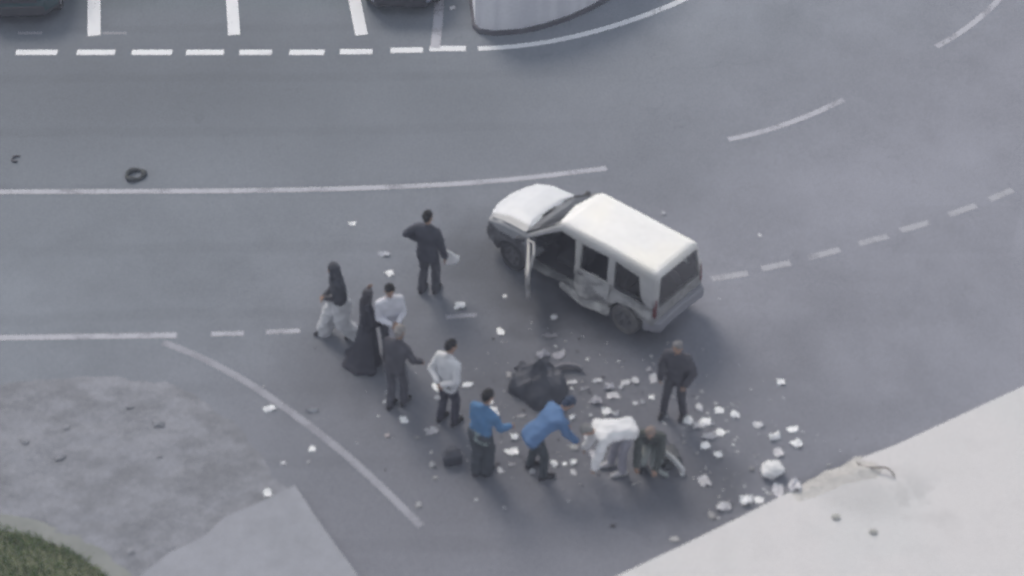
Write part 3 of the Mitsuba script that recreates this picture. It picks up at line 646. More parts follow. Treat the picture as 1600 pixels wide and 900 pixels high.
    if hairstyle == 'short':
        hm_ = hull([(Hc + hu * .045 * s - hf * .012 * s, .086 * s), (Hc + hu * .02 * s - hf * .032 * s, .082 * s), (Hc - hu * .05 * s - hf * .045 * s, .050 * s)], 18)
        cut = hull([(Hc + hf * .12 * s - hu * .02 * s + hr * q_ * .1 * s, .055 * s) for q_ in (-1, 1)] + [(Hc + hf * .15 * s - hu * .3 * s + hr * q_ * .1 * s, .10 * s) for q_ in (-1, 1)])
        emit('hair', hm_ - cut, hair, .022, 3, .012, .35, 20)
    if extra: extra(K, J, emit)
    return K

DARK = (0.060, 0.063, 0.078)
# black scarf, pale loose trousers
def scarf(K, J, emit):
    s, Hc, hf, hu, u, rs, r, fwd = J['s'], J['H'], J['hf'], J['hu'], J['u'], J['rs'], J['r'], J['fwd']
    m = union([hull([(Hc + hu * .03 * s - hf * .02 * s, .105 * s), (Hc - hu * .06 * s - hf * .02 * s, .095 * s), (J['N'], .11 * s)], 18),
               hull([(J['N'] - u * .02 * s, .10 * s)] + [(p, .085 * s) for p in J['sh']] + [(J['C'] + rs * q_ * .10 * s, .12 * s) for q_ in (-1, 1)]),
               hull([(J['C'] + rs * q_ * .13 * s, .13 * s) for q_ in (-1, 1)] + [(J['P'] + u * .10 * s + r * q_ * .12 * s + fwd * .02, .13 * s) for q_ in (-1, 1)] + [(J['P'] + u * .0 * s, .12 * s)]),
               *[capsule(J['sh'][i], .08 * s, J['elb'][i], .075 * s) for i in (0, 1)]])
    face = hull([(Hc + hf * .12 * s - hu * .0 * s, .055 * s), (Hc + hf * .13 * s - hu * .05 * s, .045 * s)])
    emit('headscarf', m - face, (.052, .055, .068), .03, 5, .016, .25)
person('person in black headscarf and pale loose trousers walking left beside the dashed line', (-2.912, -1.22), 195, 1.70, top=(.05, .05, .06), bottom=(.47, .48, .51), leg_loose=4.6, hairstyle=None,
       feet=((-.12, -.20), (.12, .30)), lean=6, arms=(((-.02, .05, -1), (.5, .7, -.2)), ((.02, .05, -1), (-.5, .7, -.2))), extra=scarf)
# long black dress
def abaya(K, J, emit):
    s, Hc, hf, hu, u, rs, r = J['s'], J['H'], J['hf'], J['hu'], J['u'], J['rs'], J['r']
    n_ = 40; prof = [(1.0, .155, .13, 0), (.80, .20, .17, 0), (.55, .26, .21, -.02), (.28, .30, .25, -.06), (.10, .36, .31, -.10), (.03, .43, .36, -.14)]
    V_, F_ = [], []
    for z, a, b_, o in prof:
        for k in range(n_):
            t = 2 * math.pi * k / n_; w = 1 + (.09 * (1 - z)) * math.sin(7 * t + z * 2) + .05 * (1 - z) * math.sin(4 * t + 1)
            V_.append((a * math.cos(t) * w * s, (b_ * math.sin(t) * w + o) * s, z * .98 * s))
    for i in range(len(prof) - 1):
        for k in range(n_):
            a0, a1 = i * n_ + k, i * n_ + (k + 1) % n_; F_ += [(a0, a0 + n_, a1 + n_), (a0, a1 + n_, a1)]
    c0 = len(V_); V_ += [(0, 0, prof[0][0] * .98 * s), (0, -.1 * s, .02)]
    for k in range(n_):
        F_.append((c0, k, (k + 1) % n_)); l = (len(prof) - 1) * n_; F_.append((c0 + 1, l + (k + 1) % n_, l + k))
    t = trimesh.Trimesh(V_, F_, process=True); trimesh.repair.fix_normals(t)
    t = t.subdivide().subdivide(); trimesh.smoothing.filter_taubin(t, iterations=4)
    emit('dress', t, (.048, .049, .063), var=.25)
    m = union([hull([(Hc + hu * .03 * s - hf * .02 * s, .100 * s), (Hc - hu * .07 * s - hf * .01 * s, .09 * s), (J['N'], .10 * s)], 18)])
    face = hull([(Hc + hf * .12 * s + hu * .01 * s, .06 * s), (Hc + hf * .13 * s - hu * .05 * s, .05 * s)])
    emit('headscarf', m - face, (.062, .060, .070), .028, 4, .012, .25)
person('person in long black dress with one arm raised beside the folded-arms white shirt', (-2.427, -1.821), 20, 1.58, top=(.030, .031, .042), bottom=None, hairstyle=None, loose=1.3, nod=10, turn=-15,
       arms=(((-.8, .3, -.75), (.05, .3, .9)), ((.2, .1, -1), (-.2, .8, -.3))), extra=abaya)
# white shirt, arms folded, near the woman
def hanging_cloth(K, J, emit):
    s = J['s']; w = J['wri'][1]
    m = hull([(w, .035), (w + [.0, .03, -.20], .05), (w + [.02, .02, -.52], .055)], 10)
    emit('draped_cloth', m, (.38, .38, .43), .04, 4, .02)
person('person in white shirt and dark trousers with folded arms and cloth over arm', (-2.021, -1.884), -70, 1.80, top=(.56, .57, .63), bottom=DARK, lean=2, nod=12, loose=.7,
       arms=(((-.12, .12, -1), (.55, .75, .02)), ((.12, .12, -1), (-.55, .75, -.06))), extra=hanging_cloth)
# dark man in front
person('person in dark grey clothes walking in front of the folded-arms white shirt', (-1.899, -2.918), 60, 1.74, top=(.075, .075, .09), bottom=(.085, .086, .105), hair=(.23, .22, .22), sleeve=2,
       feet=((-.08, -.10), (.08, .08)), lean=10, side=4, arms=(((-.2, .1, -1), (0, .5, -1)), ((.25, .2, -1), (.1, .8, -.7))))
# man in dark suit, hand raised to head
person('person in dark suit standing alone left of the van, elbow out and bag in hand', (-1.459, -0.101), 65, 1.80, top=(.055, .058, .075), bottom=(.080, .082, .098), sleeve=2, shirt_len=.12, loose=1.5, leg_loose=1.4,
       feet=((-.12, -.05), (.10, .04)), lean=3, arms=(((-.85, -.1, -.75), (.75, .35, -.55)), ((.22, .05, -1), (.18, .15, -1))), turn=10)
# white shirt, back view
person('person in white shirt seen from behind with hands clasped behind the back', (-1.041, -3.3), 50, 1.78, top=(.56, .57, .60), bottom=(.055, .055, .075), lean=6, nod=22, turn=30,
       feet=((-.13, -.05), (.11, .02)), arms=(((-.35, -.45, -1), (.75, -.35, -.35)), ((.35, -.45, -1), (-.75, -.30, -.40))), shirt_len=.06)
# blue top standing
def undershirt(K, J, emit):
    s, u, r = J['s'], J['u'], J['r']; hem = J['P'] - u * .05 * s
    emit('undershirt', hull([(hem + r * q_ * .105 * s, .098 * s) for q_ in (-1, 1)] + [(J['P'] + u * .08 * s + r * q_ * .09 * s, .092 * s) for q_ in (-1, 1)]), (.25, .31, .31), .03, 4, .014)
person('person in blue jumper and dark slate trousers standing with feet together', (-0.491, -4.463), 55, 1.84, top=(.078, .17, .32), bottom=(.058, .067, .080), lean=7, side=5, nod=22, turn=20, shirt_len=-.10, leg_loose=2.4,
       feet=((-.07, -.02), (.07, .05)), arms=(((-.15, .1, -1), (.1, .6, -.8)), ((.25, .25, -1), (.1, .9, -.5))), extra=undershirt)
# blue top bending
person('person in blue jacket bending down to the right over scattered scraps', (0.44, -4.408), 22, 1.78, top=(.092, .168, .32), bottom=(.055, .065, .075), hair=(.035, .05, .085), lean=50, nod=18, loose=1.6, shirt_len=.10, sleeve=2,
       feet=((-.16, -.10), (.16, .0)), arms=(((-.1, .35, -1), (.05, .6, -.8)), ((.1, .35, -1), (.0, .6, -.8))))
# white shirt bending left
person('person in white shirt and pale grey trousers bent double facing left', (1.713, -4.353), 196, 1.76, top=(.64, .65, .68), bottom=(.26, .26, .31), hair=(.20, .20, .205), shoes=(.45, .45, .47), lean=84, nod=-12, loose=1.9, shirt_len=.03,
       feet=((-.12, -.02), (.12, .10)), arms=(((-.15, .3, -1), (-.1, .35, -1)), ((.15, .2, -1), (.05, .4, -1))))
# crouching behind the bent person
person('person crouching in dark olive top and pale grey trousers behind the one bent double', (2.243, -4.213), 255, 1.66, top=(.062, .070, .070), bottom=(.27, .30, .30), hair=(.20, .16, .145), lean=34, nod=10, drop=.42, loose=1.5, leg_loose=1.5,
       feet=((-.13, -.02), (.13, .10)), arms=(((-.05, .5, -.8), (.1, .7, -.7)), ((.05, .5, -.8), (-.1, .7, -.7))))
# dark coat, right
person('person in dark coat standing with legs apart near the van rear', (2.674, -3.08), -115, 1.68, top=(.066, .066, .080), bottom=(.068, .068, .082), hair=(.16, .16, .17), loose=1.7, shirt_len=.16, sleeve=2,
       feet=((-.17, .0), (.16, .10)), lean=5, nod=16, arms=(((-.45, .0, -1), (.25, .45, -.8)), ((.35, .0, -1), (-.1, .4, -1))))

# ------------------------------------------------------------------ heaps and larger debris
def heap(name, label, cat, loc, rx, ry, h, rgb, seed, power=1.6):
    t = trimesh.creation.icosphere(4); v = t.vertices.copy(); th_ = np.arctan2(v[:, 1], v[:, 0])
    rad = 1 + .34 * (meshkit.fbm(np.c_[cos(th_) * 1.6, sin(th_) * 1.6, v[:, 2] * .4], 3, seed) - .5) * 2
    fold = meshkit.fbm(v * [3.2, 3.2, 2.2] + seed, 3, seed) - .5
    z = np.clip(v[:, 2], 0, 1) ** (1 / power)
    w = np.c_[v[:, 0] * rx * rad, v[:, 1] * ry * rad, z * h * (1 + .7 * fold) + .03 * (fold + .5) * (v[:, 2] > -.05)]
    w += v * fold[:, None] * .16 * min(rx, ry)
    w[:, 2] = np.maximum(w[:, 2], .003)
    t.vertices = w; t.apply_translation([loc[0], loc[1], 0])
    k = key_for(name); scene[k] = mikit.ply(t, 'm_vertex', smooth=True, color=tint(t, rgb, .3, 6, seed)); tag(k, label, cat)
    return k
def draped(name, label, cat, loc, outline, h, rgb, seed):
    """A thrown-down cloth: a sheet with sharp folds over a low lump, its hem on the ground, with thickness."""
    poly = Polygon(smooth_curve(outline + [outline[0]], 70)).buffer(0)
    t = bumpy(poly, 0, 0, .035, seed); v = t.vertices.copy()
    from shapely import points, distance
    e = distance(poly.exterior, points(v[:, 0], v[:, 1])); k_ = np.clip(e / .34, 0, 1)
    n1_ = meshkit.fbm(np.c_[v[:, :2] * 2.4, v[:, 2] * 0 + seed], 2, seed); n2_ = meshkit.fbm(np.c_[v[:, :2] * [5.5, 3.2], v[:, 2] * 0 + 3], 2, seed + 1)
    ridge = (1 - np.abs(2 * n1_ - 1)) ** 2; ridge2 = (1 - np.abs(2 * n2_ - 1)) ** 2
    z = .012 + h * np.sqrt(k_) * (.45 + .55 * ridge) * (.8 + .4 * n2_) + .10 * ridge2 * np.clip(e / .06, 0, 1)
    w = v.copy(); w[:, 2] = z; w[:, :2] += (.10 * np.stack([n2_ - .5, n1_ - .5], 1)) * k_[:, None]
    bot = w.copy(); bot[:, 2] = .004
    n_ = len(v); edges = t.edges[trimesh.grouping.group_rows(t.edges_sorted, require_count=1)]
    f = np.vstack([t.faces, t.faces[:, ::-1] + n_, np.c_[edges[:, 1], edges[:, 0], edges[:, 0] + n_], np.c_[edges[:, 1], edges[:, 0] + n_, edges[:, 1] + n_]])
    t = trimesh.Trimesh(np.vstack([w, bot]), f, process=False); t.apply_translation([loc[0], loc[1], 0])
    k = key_for(name); scene[k] = mikit.ply(t, 'm_vertex', smooth=True, color=tint(t, rgb, .25, 6, seed)); tag(k, label, cat)
    return k
draped('tarpaulin', 'large crumpled dark tarpaulin heap on the road behind the person in blue bending', 'tarpaulin', (0.46, -2.589),
       [(-.44, .56), (-.20, .46), (.06, .50), (.30, .40), (.46, .14), (.40, -.20), (.14, -.44), (-.12, -.40), (-.32, -.16), (-.52, -.04), (-.50, .16), (-.40, .30)], .58, (.072, .076, .092), 14)
BM = frame(.12, *(-0.958, -4.186)); k = key_for('bag'); tag(k, 'small dark bag left on the road near the person with hands clasped', 'bag')
bg = refined(hull([((x, y, z), .035) for x in (-.12, .12) for y in (-.06, .06) for z in (.036, .17)] + [((x, 0, .21), .03) for x in (-.09, .09)], 12), .03, 2)
bg = moved(wrinkle(bg, .012, 9, 4), BM); scene[k + '__pouch'] = mikit.ply(bg, 'm_vertex', smooth=True, color=tint(bg, (.062, .066, .082), .25, 8))
hd_ = smooth_curve([(-.07, .02, .22), (-.05, .05, .30), (.05, .05, .30), (.07, .02, .22)], 10)
hd_ = moved(union([capsule(hd_[i], .009, hd_[i + 1], .009, 6) for i in range(9)]), BM); scene[k + '__handle'] = mikit.ply(hd_, 'm_vertex', smooth=True, color=tint(hd_, (.05, .052, .06), .2))

def strip(pts, w, th_, rgb, seed=0):
    c_ = smooth_curve(pts, 14); t = union([hull([(c_[i], th_), (c_[i + 1], th_), (c_[i] + [0, 0, w], th_), (c_[i + 1] + [0, 0, w], th_)], 6) for i in range(13)])
    return tm(t)
def dump(key, m, rgb, seed):
    scene[key] = mikit.ply(m, 'm_vertex', smooth=False, color=tint(m, rgb, .2, 7, seed))
hk = draped('wreckage', 'piece of dark torn cloth with bent pale metal strips right of the crouching person', 'wreckage', (2.456, -4.101),
            [(-.14, .30), (.02, .20), (.14, .28), (.24, .10), (.28, -.06), (.14, -.20), (.0, -.24), (-.10, -.12), (-.18, -.04), (-.12, .10)], .20, (.085, .09, .098), 9)
a_ = np.r_[(2.256, -4.353), .03]; b_ = np.r_[(2.352, -4.463), .06]; c_ = np.r_[(2.472, -4.518), .03]
dump(hk + '__metal_strip', strip([a_ + [0, 0, .15], b_, c_], .06, .02, (.34, .37, .37)), (.34, .37, .37), 1)
a_ = np.r_[(2.352, -4.101), .18]; b_ = np.r_[(2.528, -4.269), .18]; c_ = np.r_[(2.733, -4.436), .03]
dump(hk + '__metal_strip_001', strip([a_, b_, c_], .07, .03, (.5, .5, .53)), (.50, .51, .53), 2)
a_ = np.r_[(2.341, -3.932), .05]; b_ = np.r_[(2.434, -3.762), .16]; c_ = np.r_[(2.552, -3.876), .03]
dump(hk + '__metal_strip_002', strip([a_, b_, c_], .02, .015, (.2, .2, .22)), (.22, .22, .24), 3)
k = key_for('metal_panel'); m = strip([np.r_[(0.714, -2.101), .04], np.r_[(0.931, -2.039), .06], np.r_[(1.168, -2.101), .04]], .04, .035, None)
scene[k] = mikit.ply(m, 'm_vertex', smooth=False, color=tint(m, (.19, .19, .215), .2)); tag(k, 'bent grey metal panel lying right of the dark tarpaulin', 'panel')

# ring shaped debris on the far carriageway
def ring(loc, R, r_, arc, rgb, label):
    n_, q_ = 40, 10; V_, F_ = [], []
    for i in range(n_ + 1):
        a = arc[0] + (arc[1] - arc[0]) * i / n_; rr_ = r_ * (1 + .25 * math.sin(3 * a + 1)); R_ = R * (1 + .07 * math.sin(2 * a + .5))
        for j in range(q_):
            b = 2 * math.pi * j / q_; V_.append((math.cos(a) * (R_ + rr_ * math.cos(b)), math.sin(a) * (R_ + rr_ * math.cos(b)), rr_ * .8 * (1 + math.sin(b)) + .003))
    for i in range(n_):
        for j in range(q_): F_ += [(i * q_ + j, (i + 1) * q_ + j, (i + 1) * q_ + (j + 1) % q_), (i * q_ + j, (i + 1) * q_ + (j + 1) % q_, i * q_ + (j + 1) % q_)]
    for e_, o in ((0, 1), (n_, -1)):
        c0 = len(V_); V_.append(tuple(np.mean(V_[e_ * q_:(e_ + 1) * q_], 0))); F_ += [(c0, e_ * q_ + j, e_ * q_ + (j + 1) % q_) for j in range(q_)]
    t = trimesh.Trimesh(V_, F_, process=False); trimesh.repair.fix_normals(t); t.apply_translation([loc[0], loc[1], 0])
    k = key_for('rubber_ring'); scene[k] = mikit.ply(t, 'm_vertex', smooth=40, color=None if False else tint(t, rgb, .2)) if False else mikit.ply(t, 'm_vertex', smooth=True, color=tint(t, rgb, .2))
    tag(k, label, 'rubber ring')
ring((-7.126, 3.169), .155, .045, (0, 6.283), (.06, .066, .07), 'dark round rubber ring lying whole above the long white lane line')
ring((-9.477, 3.678), .085, .022, (1.0, 5.2), (.115, .115, .13), 'faint small broken rubber ring at the far left of the road')

# ------------------------------------------------------------------ white scraps
def crumple(w, d, h, seed):
    """A crumpled sheet of paper or plastic with a real thickness, about w x d metres, standing up to h."""
    g_ = np.random.default_rng(seed); n_ = 6
    uu, vv = np.meshgrid(np.linspace(-1, 1, n_), np.linspace(-1, 1, n_), indexing='ij')
    a = g_.uniform(0, 6.28); ridge = np.abs(np.cos(a) * uu + np.sin(a) * vv + g_.uniform(-.3, .3))
    zz = h * np.clip(1.0 - ridge * g_.uniform(.5, 1.0) + .55 * g_.normal(size=uu.shape), .05, 1.3)
    rad = 1 / np.maximum(1, np.sqrt(uu ** 2 + vv ** 2) * g_.uniform(.75, 1.0))
    x = uu * w / 2 * rad * (1 + .18 * g_.normal(size=uu.shape)); y = vv * d / 2 * rad * (1 + .18 * g_.normal(size=uu.shape))
    top = np.stack([x, y, zz + .008], -1).reshape(-1, 3); bot = top.copy(); bot[:, 2] = np.maximum(bot[:, 2] - .022, .002)
    id_ = np.arange(n_ * n_).reshape(n_, n_); q = np.stack([id_[:-1, :-1], id_[1:, :-1], id_[1:, 1:], id_[:-1, 1:]], -1).reshape(-1, 4)
    rim_ = np.r_[id_[:, 0], id_[-1, 1:], id_[-2::-1, -1], id_[0, -2:0:-1]]; rn_ = np.roll(rim_, -1); o = n_ * n_
    fc = np.vstack([q, q[:, ::-1] + o, np.c_[rim_, rim_ + o, rn_ + o, rn_]])
    t = trimesh.Trimesh(np.vstack([top, bot]), np.vstack([fc[:, [0, 1, 2]], fc[:, [0, 2, 3]]]), process=False); trimesh.repair.fix_normals(t)
    t.apply_transform(frame(g_.uniform(0, .5), 0, 0))
    return t
WHITE, GREY = (.76, .77, .79), (.54, .545, .575)
count = [0]
def scrap(loc, wpx, hpx, rgb=WHITE, label=None, group=None, name='paper_scrap', cat='paper scrap', base=0.0):
    count[0] += 1
    w = wpx / 88 * 1.0; h = min(w, hpx / 68) * .38; d = max(hpx / 60 - h * .8, .07)
    w *= .88; t = crumple(w, d * .85, h * (.4, .85, .28, .6)[count[0] % 4], 100 + count[0]); t.apply_translation([loc[0], loc[1], base])
    k = key_for(name); scene[k] = mikit.ply(t, 'm_vertex', smooth=False, color=tint(t, rgb, .12, 9, count[0])); tag(k, label, cat, group)
GL = ('crumpled white paper scrap on the road among the standing people left of the tarpaulin', 'scraps among the standing people')
GR = ('crumpled white paper scrap in the trail between the dark-coated person and the pavement', 'scraps trailing towards the pavement')
GM = ('crumpled pale paper scrap in the cluster between the tarpaulin and the dark-coated person', 'scraps right of the tarpaulin')
GB = ('small white paper scrap near the feet of the two bending people', 'scraps at the bending people')
for loc, w, h, col, (lb, gp) in [
    ((-2.073, -2.619), 7, 9, GREY, ('upper of two grey scraps left of the feet in dark grey trousers', None)), ((-2.074, -2.814), 8, 9, GREY, ('lower of two grey scraps left of the feet in dark grey trousers', None)), ((-1.798, -2.799), 10, 10, GREY, ('grey scrap just right of the feet in dark grey trousers', None)), ((-1.779, -3.256), 12, 13, WHITE, ('bright white scrap just below the person in dark grey clothes', None)), ((-1.318, -3.532), 18, 12, (.5, .5, .53), ('wide pale scrap on the road below the clasped-hands person', None)),
    ((-2.036, -3.604), 8, 8, (.3, .28, .3), ('tiny brownish scrap farthest left below the person in dark grey clothes', None)), ((-1.544, -3.647), 8, 6, (.3, .3, .31), ('tiny dull scrap left of the wide pale scrap below the clasped-hands person', None)), ((-1.47, -5.102), 8, 10, (.32, .33, .35), ('grey scrap alone by the lower end of the curved edge line', None)), ((-1.275, -4.255), 8, 11, (.32, .33, .35), ('small grey scrap left of the small dark bag', None)),
    ((-1.275, -2.498), 10, 16, WHITE, ('white scrap left of the clasped-hands person, upper of two', None)), ((-1.247, -2.739), 9, 8, GREY, ('small grey scrap left of the clasped-hands person, lower of two', None)), ((-0.751, -2.437), 19, 11, WHITE, ('wide white scrap on the road right of the clasped-hands person', None)), ((-0.285, -3.095), 12, 20, WHITE, ('tall white scrap at the right side of the person in blue jumper', None)), ((-0.351, -2.828), 7, 8, WHITE, GL),
    ((-0.054, -2.193), 9, 11, (.33, .33, .35), ('dull grey scrap by the left corner of the tarpaulin', None)), ((0.148, -3.169), 16, 7, (.32, .32, .34), ('flat grey scrap below the tarpaulin, left of the person in blue jacket', None)),
    ((0.042, -3.647), 11, 11, WHITE, ('small white scrap between the two people in blue', None)), ((0, -3.961), 19, 14, WHITE, ('largest white scrap between the two people in blue', None)), ((-0.184, -4.38), 9, 10, GREY, ('grey scrap beside the shoes of the person in blue jumper', None)), ((0, -4.255), 12, 6, (.33, .33, .36), ('flat dull scrap below the largest scrap between the people in blue', None)), ((0.679, -4.227), 11, 11, WHITE, ('first of three white scraps in a row right of the blue-jacketed legs', None)),
    ((0.843, -4.227), 7, 7, WHITE, ('smallest and middle of three white scraps in a row by the blue-jacketed legs', None)), ((0.978, -4.199), 10, 9, WHITE, ('last of three white scraps in a row right of the blue-jacketed legs', None)), ((0.983, -4.422), 9, 11, GREY, ('grey scrap below the row of three near the blue-jacketed legs', None)), ((0.991, -3.198), 10, 9, WHITE, ('white scrap under the head of the person in blue jacket', None)), ((1.232, -3.59), 10, 19, (.52, .52, .56), ('tall pale scrap before the face of the person bent double', None)),
    ((1.332, -4.059), 16, 17, (.5, .5, .54), ('pale scrap beside the lowered hands of the person bent double', None)), ((1.006, -3.876), 12, 12, (.33, .34, .35), GB), ((0.328, -4.408), 9, 8, GREY, ('grey scrap between the feet of the person in blue jacket', None)), 
    ((0.999, -2.377), 18, 9, GREY, ('grey scrap at the right edge of the tarpaulin', None)), ((1.21, -2.528), 14, 5, (.34, .34, .37), GM), ((1.431, -2.331), 17, 9, GREY, GM), ((1.618, -2.498), 17, 13, (.5, .5, .54), GM), ((1.685, -2.694), 20, 12, (.52, .52, .55), ('largest pale scrap in the cluster right of the tarpaulin', None)),
    ((1.404, -2.814), 18, 14, (.44, .44, .48), ('square pale scrap in the cluster, left of the largest one', None)), ((1.565, -3.051), 15, 12, WHITE, ('brightest scrap, just above the back of the person bent double', None)), ((1.711, -3.125), 10, 8, GREY, GM), ((1.902, -2.377), 17, 10, GREY, GM), ((2.064, -2.346), 13, 12, GREY, GM),
    ((2.05, -2.873), 9, 8, GREY, GM), ((2.168, -2.843), 9, 8, GREY, GM), ((2.38, -2.285), 12, 18, (.5, .5, .53), ('tall pale scrap left of the waist of the dark-coated person', None)), ((2.316, -2.07), 9, 9, (.33, .33, .36), GM), ((2.324, -2.724), 9, 9, WHITE, ('small bright scrap left of the feet of the dark-coated person', None)),
    ((1.821, -2.498), 9, 6, GREY, GM),
    ((2.895, -3.256), 16, 17, WHITE, ('white scrap nearest the feet of the dark-coated person', None)), ((3.094, -2.977), 13, 14, GREY, ('grey scrap at the top of the knot near the dark-coated person', None)), ((3.185, -3.315), 21, 17, WHITE, ('largest scrap in the knot right of the dark-coated feet', None)), ((3.032, -3.402), 12, 10, GREY, GR), ((3.418, -3.036), 16, 14, WHITE, GR),
    ((3.673, -3.139), 17, 14, WHITE, ('white scrap at the right end of the knot near the dark-coated person', None)), ((3.398, -3.547), 16, 15, WHITE, GR), ((3.203, -3.633), 20, 12, (.52, .52, .55), GR), ((3.136, -3.833), 16, 14, WHITE, GR), ((3.328, -4.031), 14, 12, WHITE, ('lowest white scrap of the knot right of the dark-coated person', None)),
    ((4.031, -3.373), 18, 12, GREY, ('dull scrap alone between the knot and the far end of the trail', None)), ((4.278, -3.633), 20, 13, WHITE, ('white scrap left of the two at the right end of the trail', None)), ((4.587, -3.475), 19, 13, WHITE, ('upper of the two white scraps at the right end of the trail', None)), ((4.626, -3.79), 16, 15, WHITE, ('lower of the two white scraps at the right end of the trail', None)), ((4.304, -3.989), 16, 16, (.54, .54, .57), ('pale scrap just above the largest white plastic bag', None)),
    ((3.692, -5.035), 18, 15, WHITE, ('left scrap of the touching pair by the pavement edge', None)), ((3.886, -5.008), 14, 13, WHITE, ('right scrap of the touching pair by the pavement edge', None)), ((3.328, -5.168), 24, 16, (.55, .55, .58), ('wide pale scrap left of the touching pair by the pavement edge', None)), ((3.058, -4.601), 16, 19, (.47, .47, .5), ('tall dull scrap between the wreckage and the pavement', None)),
    ((3.837, -4.339), 8, 8, (.32, .32, .33), ('tiny grey scrap left of the largest white plastic bag', None)), ((2.513, -5.811), 15, 11, (.36, .36, .37), ('dull scrap at the lower end of the trail beside the pavement edge', None)), ((3.124, -5.328), 10, 14, (.3, .3, .31), ('dull dark scrap below the wide pale one by the pavement edge', None))]:
    scrap(loc, w, h, col, lb, gp)
scrap((4.211, -4.792), 19, 24, (.56, .56, .6), 'pale scrap just below the largest white plastic bag'); scrap((4.461, -4.828), 19, 22, (.56, .56, .6), 'pale scrap on the pavement edge left of the spilled dirt', base=.12)
for loc, w, h, col, lb in [
    ((-2.93, 1.759), 13, 10, WHITE, 'lone white paper scrap on the road left of the dark-suited person'),
    ((-2.311, 0.898), 18, 10, (.55, .56, .6), 'flat pale paper scrap on the road left of the dark-suited person, above a rounder one'),
    ((-2.182, 0.376), 14, 13, WHITE, 'round white paper scrap behind the folded-arms white shirt'),
    ((-0.897, -0.486), 18, 12, WHITE, 'white paper scrap beside the faint short dash'),
    ((-0.124, -0.219), 9, 9, GREY, 'small grey paper scrap near the open van door'),
    ((0.735, -0.782), 12, 11, GREY, 'small grey paper scrap beside the van flank'),
    ((-0.199, -1.14), 12, 15, WHITE, 'upright white paper scrap left of the van and above the tarpaulin'),
    ((0.534, -1.728), 20, 13, (.42, .42, .46), 'crumpled pale scrap directly behind the tarpaulin, left one of the pair'),
    ((0.796, -1.728), 20, 14, (.38, .38, .42), 'crumpled pale scrap directly behind the tarpaulin, right one of the pair'),
    ((0.661, -1.252), 24, 9, (.22, .22, .245), 'faint grey scrap on the darkened road between van and tarpaulin'),
    ((-4.024, -3.007), 20, 11, WHITE, 'white paper scrap inside the curved edge line of the island'),
    ((-3.301, -3.036), 20, 8, (.36, .37, .4), 'faint flat scrap just outside the curved edge line'),
    ((-3.234, -3.904), 12, 11, WHITE, 'small white scrap between curved edge line and stony ground'),
    ((-3.858, -4.927), 14, 14, WHITE, 'white scrap lying on the stony ground near the concrete wedge'),
    ((-3.673, -4.213), 8, 7, GREY, 'tiny grey scrap at the edge of the stony ground'),
    ((2.807, 2.053), 8, 8, GREY, 'tiny pale scrap on the road behind the van roof'),
    ((4.523, 1.432), 6, 7, GREY, 'tiny pale scrap alone on the open road right of the van'),
    ((-1.257, 8.83), 12, 9, GREY, 'pale scrap at the left foot of the curved concrete wall'),
    ((4.513, -2.377), 16, 13, WHITE, 'single white scrap alone on the road right of the dark-coated person')]:
    scrap(loc, w, h, col, lb, base=.06 if 'on the stony ground' in lb else 0)
k = key_for('plastic_bag'); tag(k, 'white plastic bag held by the person in dark suit', 'plastic bag')
pbag = wrinkle(refined(hull([(np.r_[(-1.181, 0.011), .86], .025), (np.r_[(-1.126, 0.017), .84], .03), (np.r_[(-0.95, 0.002), .72], .035), (np.r_[(-0.995, -0.014), .66], .05), (np.r_[(-1.152, -0.048), .60], .04)], 12), .035, 2), .03, 9, 5)
scene[k] = mikit.ply(pbag, 'm_vertex', smooth=True, color=tint(pbag, (.62, .63, .66), .12, 9, 3))
k = key_for('plastic_bag'); tag(k, 'largest white plastic bag lying near the pavement edge', 'plastic bag'); bl_ = (4.145, -4.436)
pbag = trimesh.creation.icosphere(3); pbag.vertices = pbag.vertices * [.19, .17, .11] + [0, 0, .10]; pbag = wrinkle(pbag, .055, 9, 5); pbag = wrinkle(pbag, .02, 22, 6)
v = np.asarray(pbag.vertices).copy(); v[:, 2] = np.maximum(v[:, 2], .003); pbag.vertices = v; pbag.apply_translation([bl_[0], bl_[1], 0])
scene[k] = mikit.ply(pbag, 'm_vertex', smooth=True, color=tint(pbag, (.62, .63, .65), .12, 9, 4))

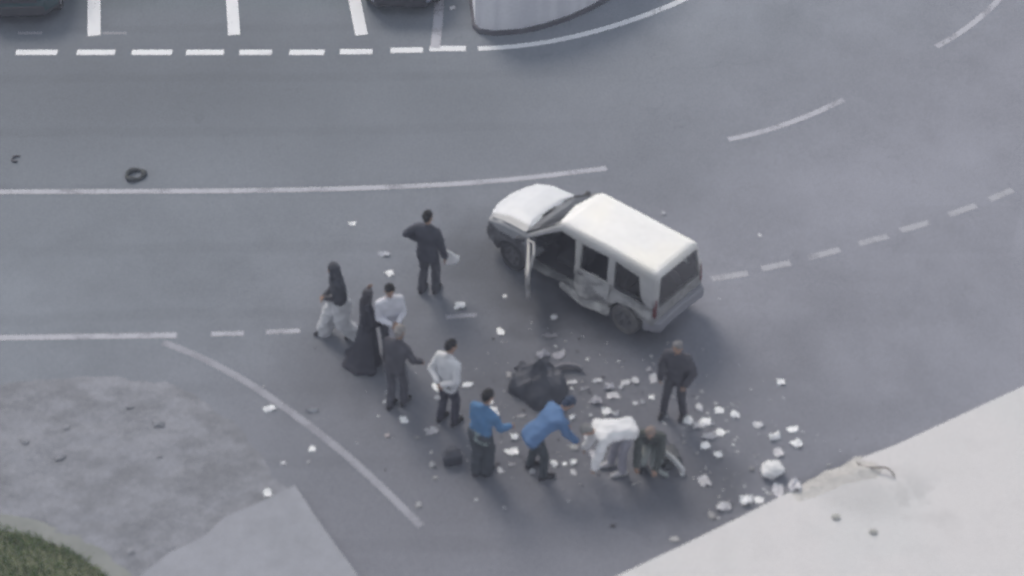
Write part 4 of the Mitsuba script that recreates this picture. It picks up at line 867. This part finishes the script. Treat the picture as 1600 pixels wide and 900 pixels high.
fv, ff, fcol = [], [], []
for (x0, y0), sx_, sy_, n_ in (((1.377, -3.007), 1.4, .9, 110), ((3.342, -3.59), .9, .7, 80), ((0.207, -3.876), 1.4, .6, 60), ((3.952, -4.846), .6, .35, 45), ((-1.066, -2.709), 1.2, .9, 35), ((0.548, -1.475), 0.8, .5, 25)):
    for _ in range(n_):
        x_, y_ = x0 + rng.normal() * sx_, y0 + rng.normal() * sy_; r0 = .012 + .035 * rng.uniform() ** 3; a0 = rng.uniform(0, 6.28)
        b0 = len(fv); tilt = rng.uniform(0, .03)
        for q_ in range(4):
            rr_ = r0 * rng.uniform(.6, 1.4); fv.append((x_ + rr_ * cos(a0 + q_ * 1.57), y_ + rr_ * sin(a0 + q_ * 1.57), .006 + tilt * (q_ < 2) * rng.uniform()))
        fv.append((x_, y_, .012 + r0 * rng.uniform(.2, .7))); ff += [(b0 + q_, b0 + (q_ + 1) % 4, b0 + 4) for q_ in range(4)] + [(b0, b0 + 2, b0 + 1), (b0, b0 + 3, b0 + 2)]
        fcol += [(np.array((.6, .61, .63)) if rng.uniform() < .8 else np.array((.10, .10, .115))) * rng.uniform(.6, 1.1)] * 5
scene['debris_fragments'] = mikit.ply(trimesh.Trimesh(fv, ff, process=False), 'm_vertex', smooth=False, color=np.array(fcol))
tag('debris_fragments', 'fine pale and dark fragments strewn over the road round the people', 'fragments', kind='stuff')

# dirt spilled over the pavement edge, bits lying on the pavement
def dirt_heap(pts, h, seed, z0):
    poly = rough_edge(pts, .10, seed, .1); t = bumpy(poly, z0, h, .09, seed); return t
dp = dirt_heap([(4.355, -4.963), (4.695, -4.637), (5.129, -4.417), (5.53, -4.167), (5.823, -4.278), (6.016, -4.5), (5.805, -4.692), (5.263, -4.8), (4.843, -5.097), (4.447, -5.23)], .16, 6, .124)
put('dirt_heap', dp, 'm_dirt', smooth=30); tag('dirt_heap', 'pale grey-brown dirt spilled over the pavement edge', 'dirt', kind='stuff')
def stick(pts, r_, label):
    c_ = smooth_curve(pts, 16); m = union([capsule(c_[i], r_, c_[i + 1], r_, 7) for i in range(15)]); k = key_for('twig'); t = tm(m)
    scene[k] = mikit.ply(t, 'm_vertex', smooth=True, color=tint(t, (.24, .225, .215), .2)); tag(k, label, 'twig')
stick([np.r_[(5.52, -4.352), .17], np.r_[(5.768, -4.477), .19], np.r_[(5.946, -4.518), .22], np.r_[(6.06, -4.641), .16]], .018, 'bent dark twig sticking out of the dirt on the pavement')
for loc, w, h, lb in (((5.035, -5.472), 16, 13, 'dark clod of earth on the pavement below the dirt'), ((5.571, -5.772), 15, 13, 'dark clod of earth on the pavement right of another clod')):
    t = trimesh.creation.icosphere(2); t.vertices = t.vertices * (1 + .3 * (meshkit.fbm(t.vertices * 3 + w, 3, 3)[:, None] - .5) * 2) * [w / 230, w / 270, .03]
    t.apply_translation([loc[0], loc[1], .14]); k = key_for('earth_clod'); scene[k] = mikit.ply(t, 'm_vertex', smooth=False, color=tint(t, (.33, .335, .33), .3, 20)); tag(k, lb, 'clod')
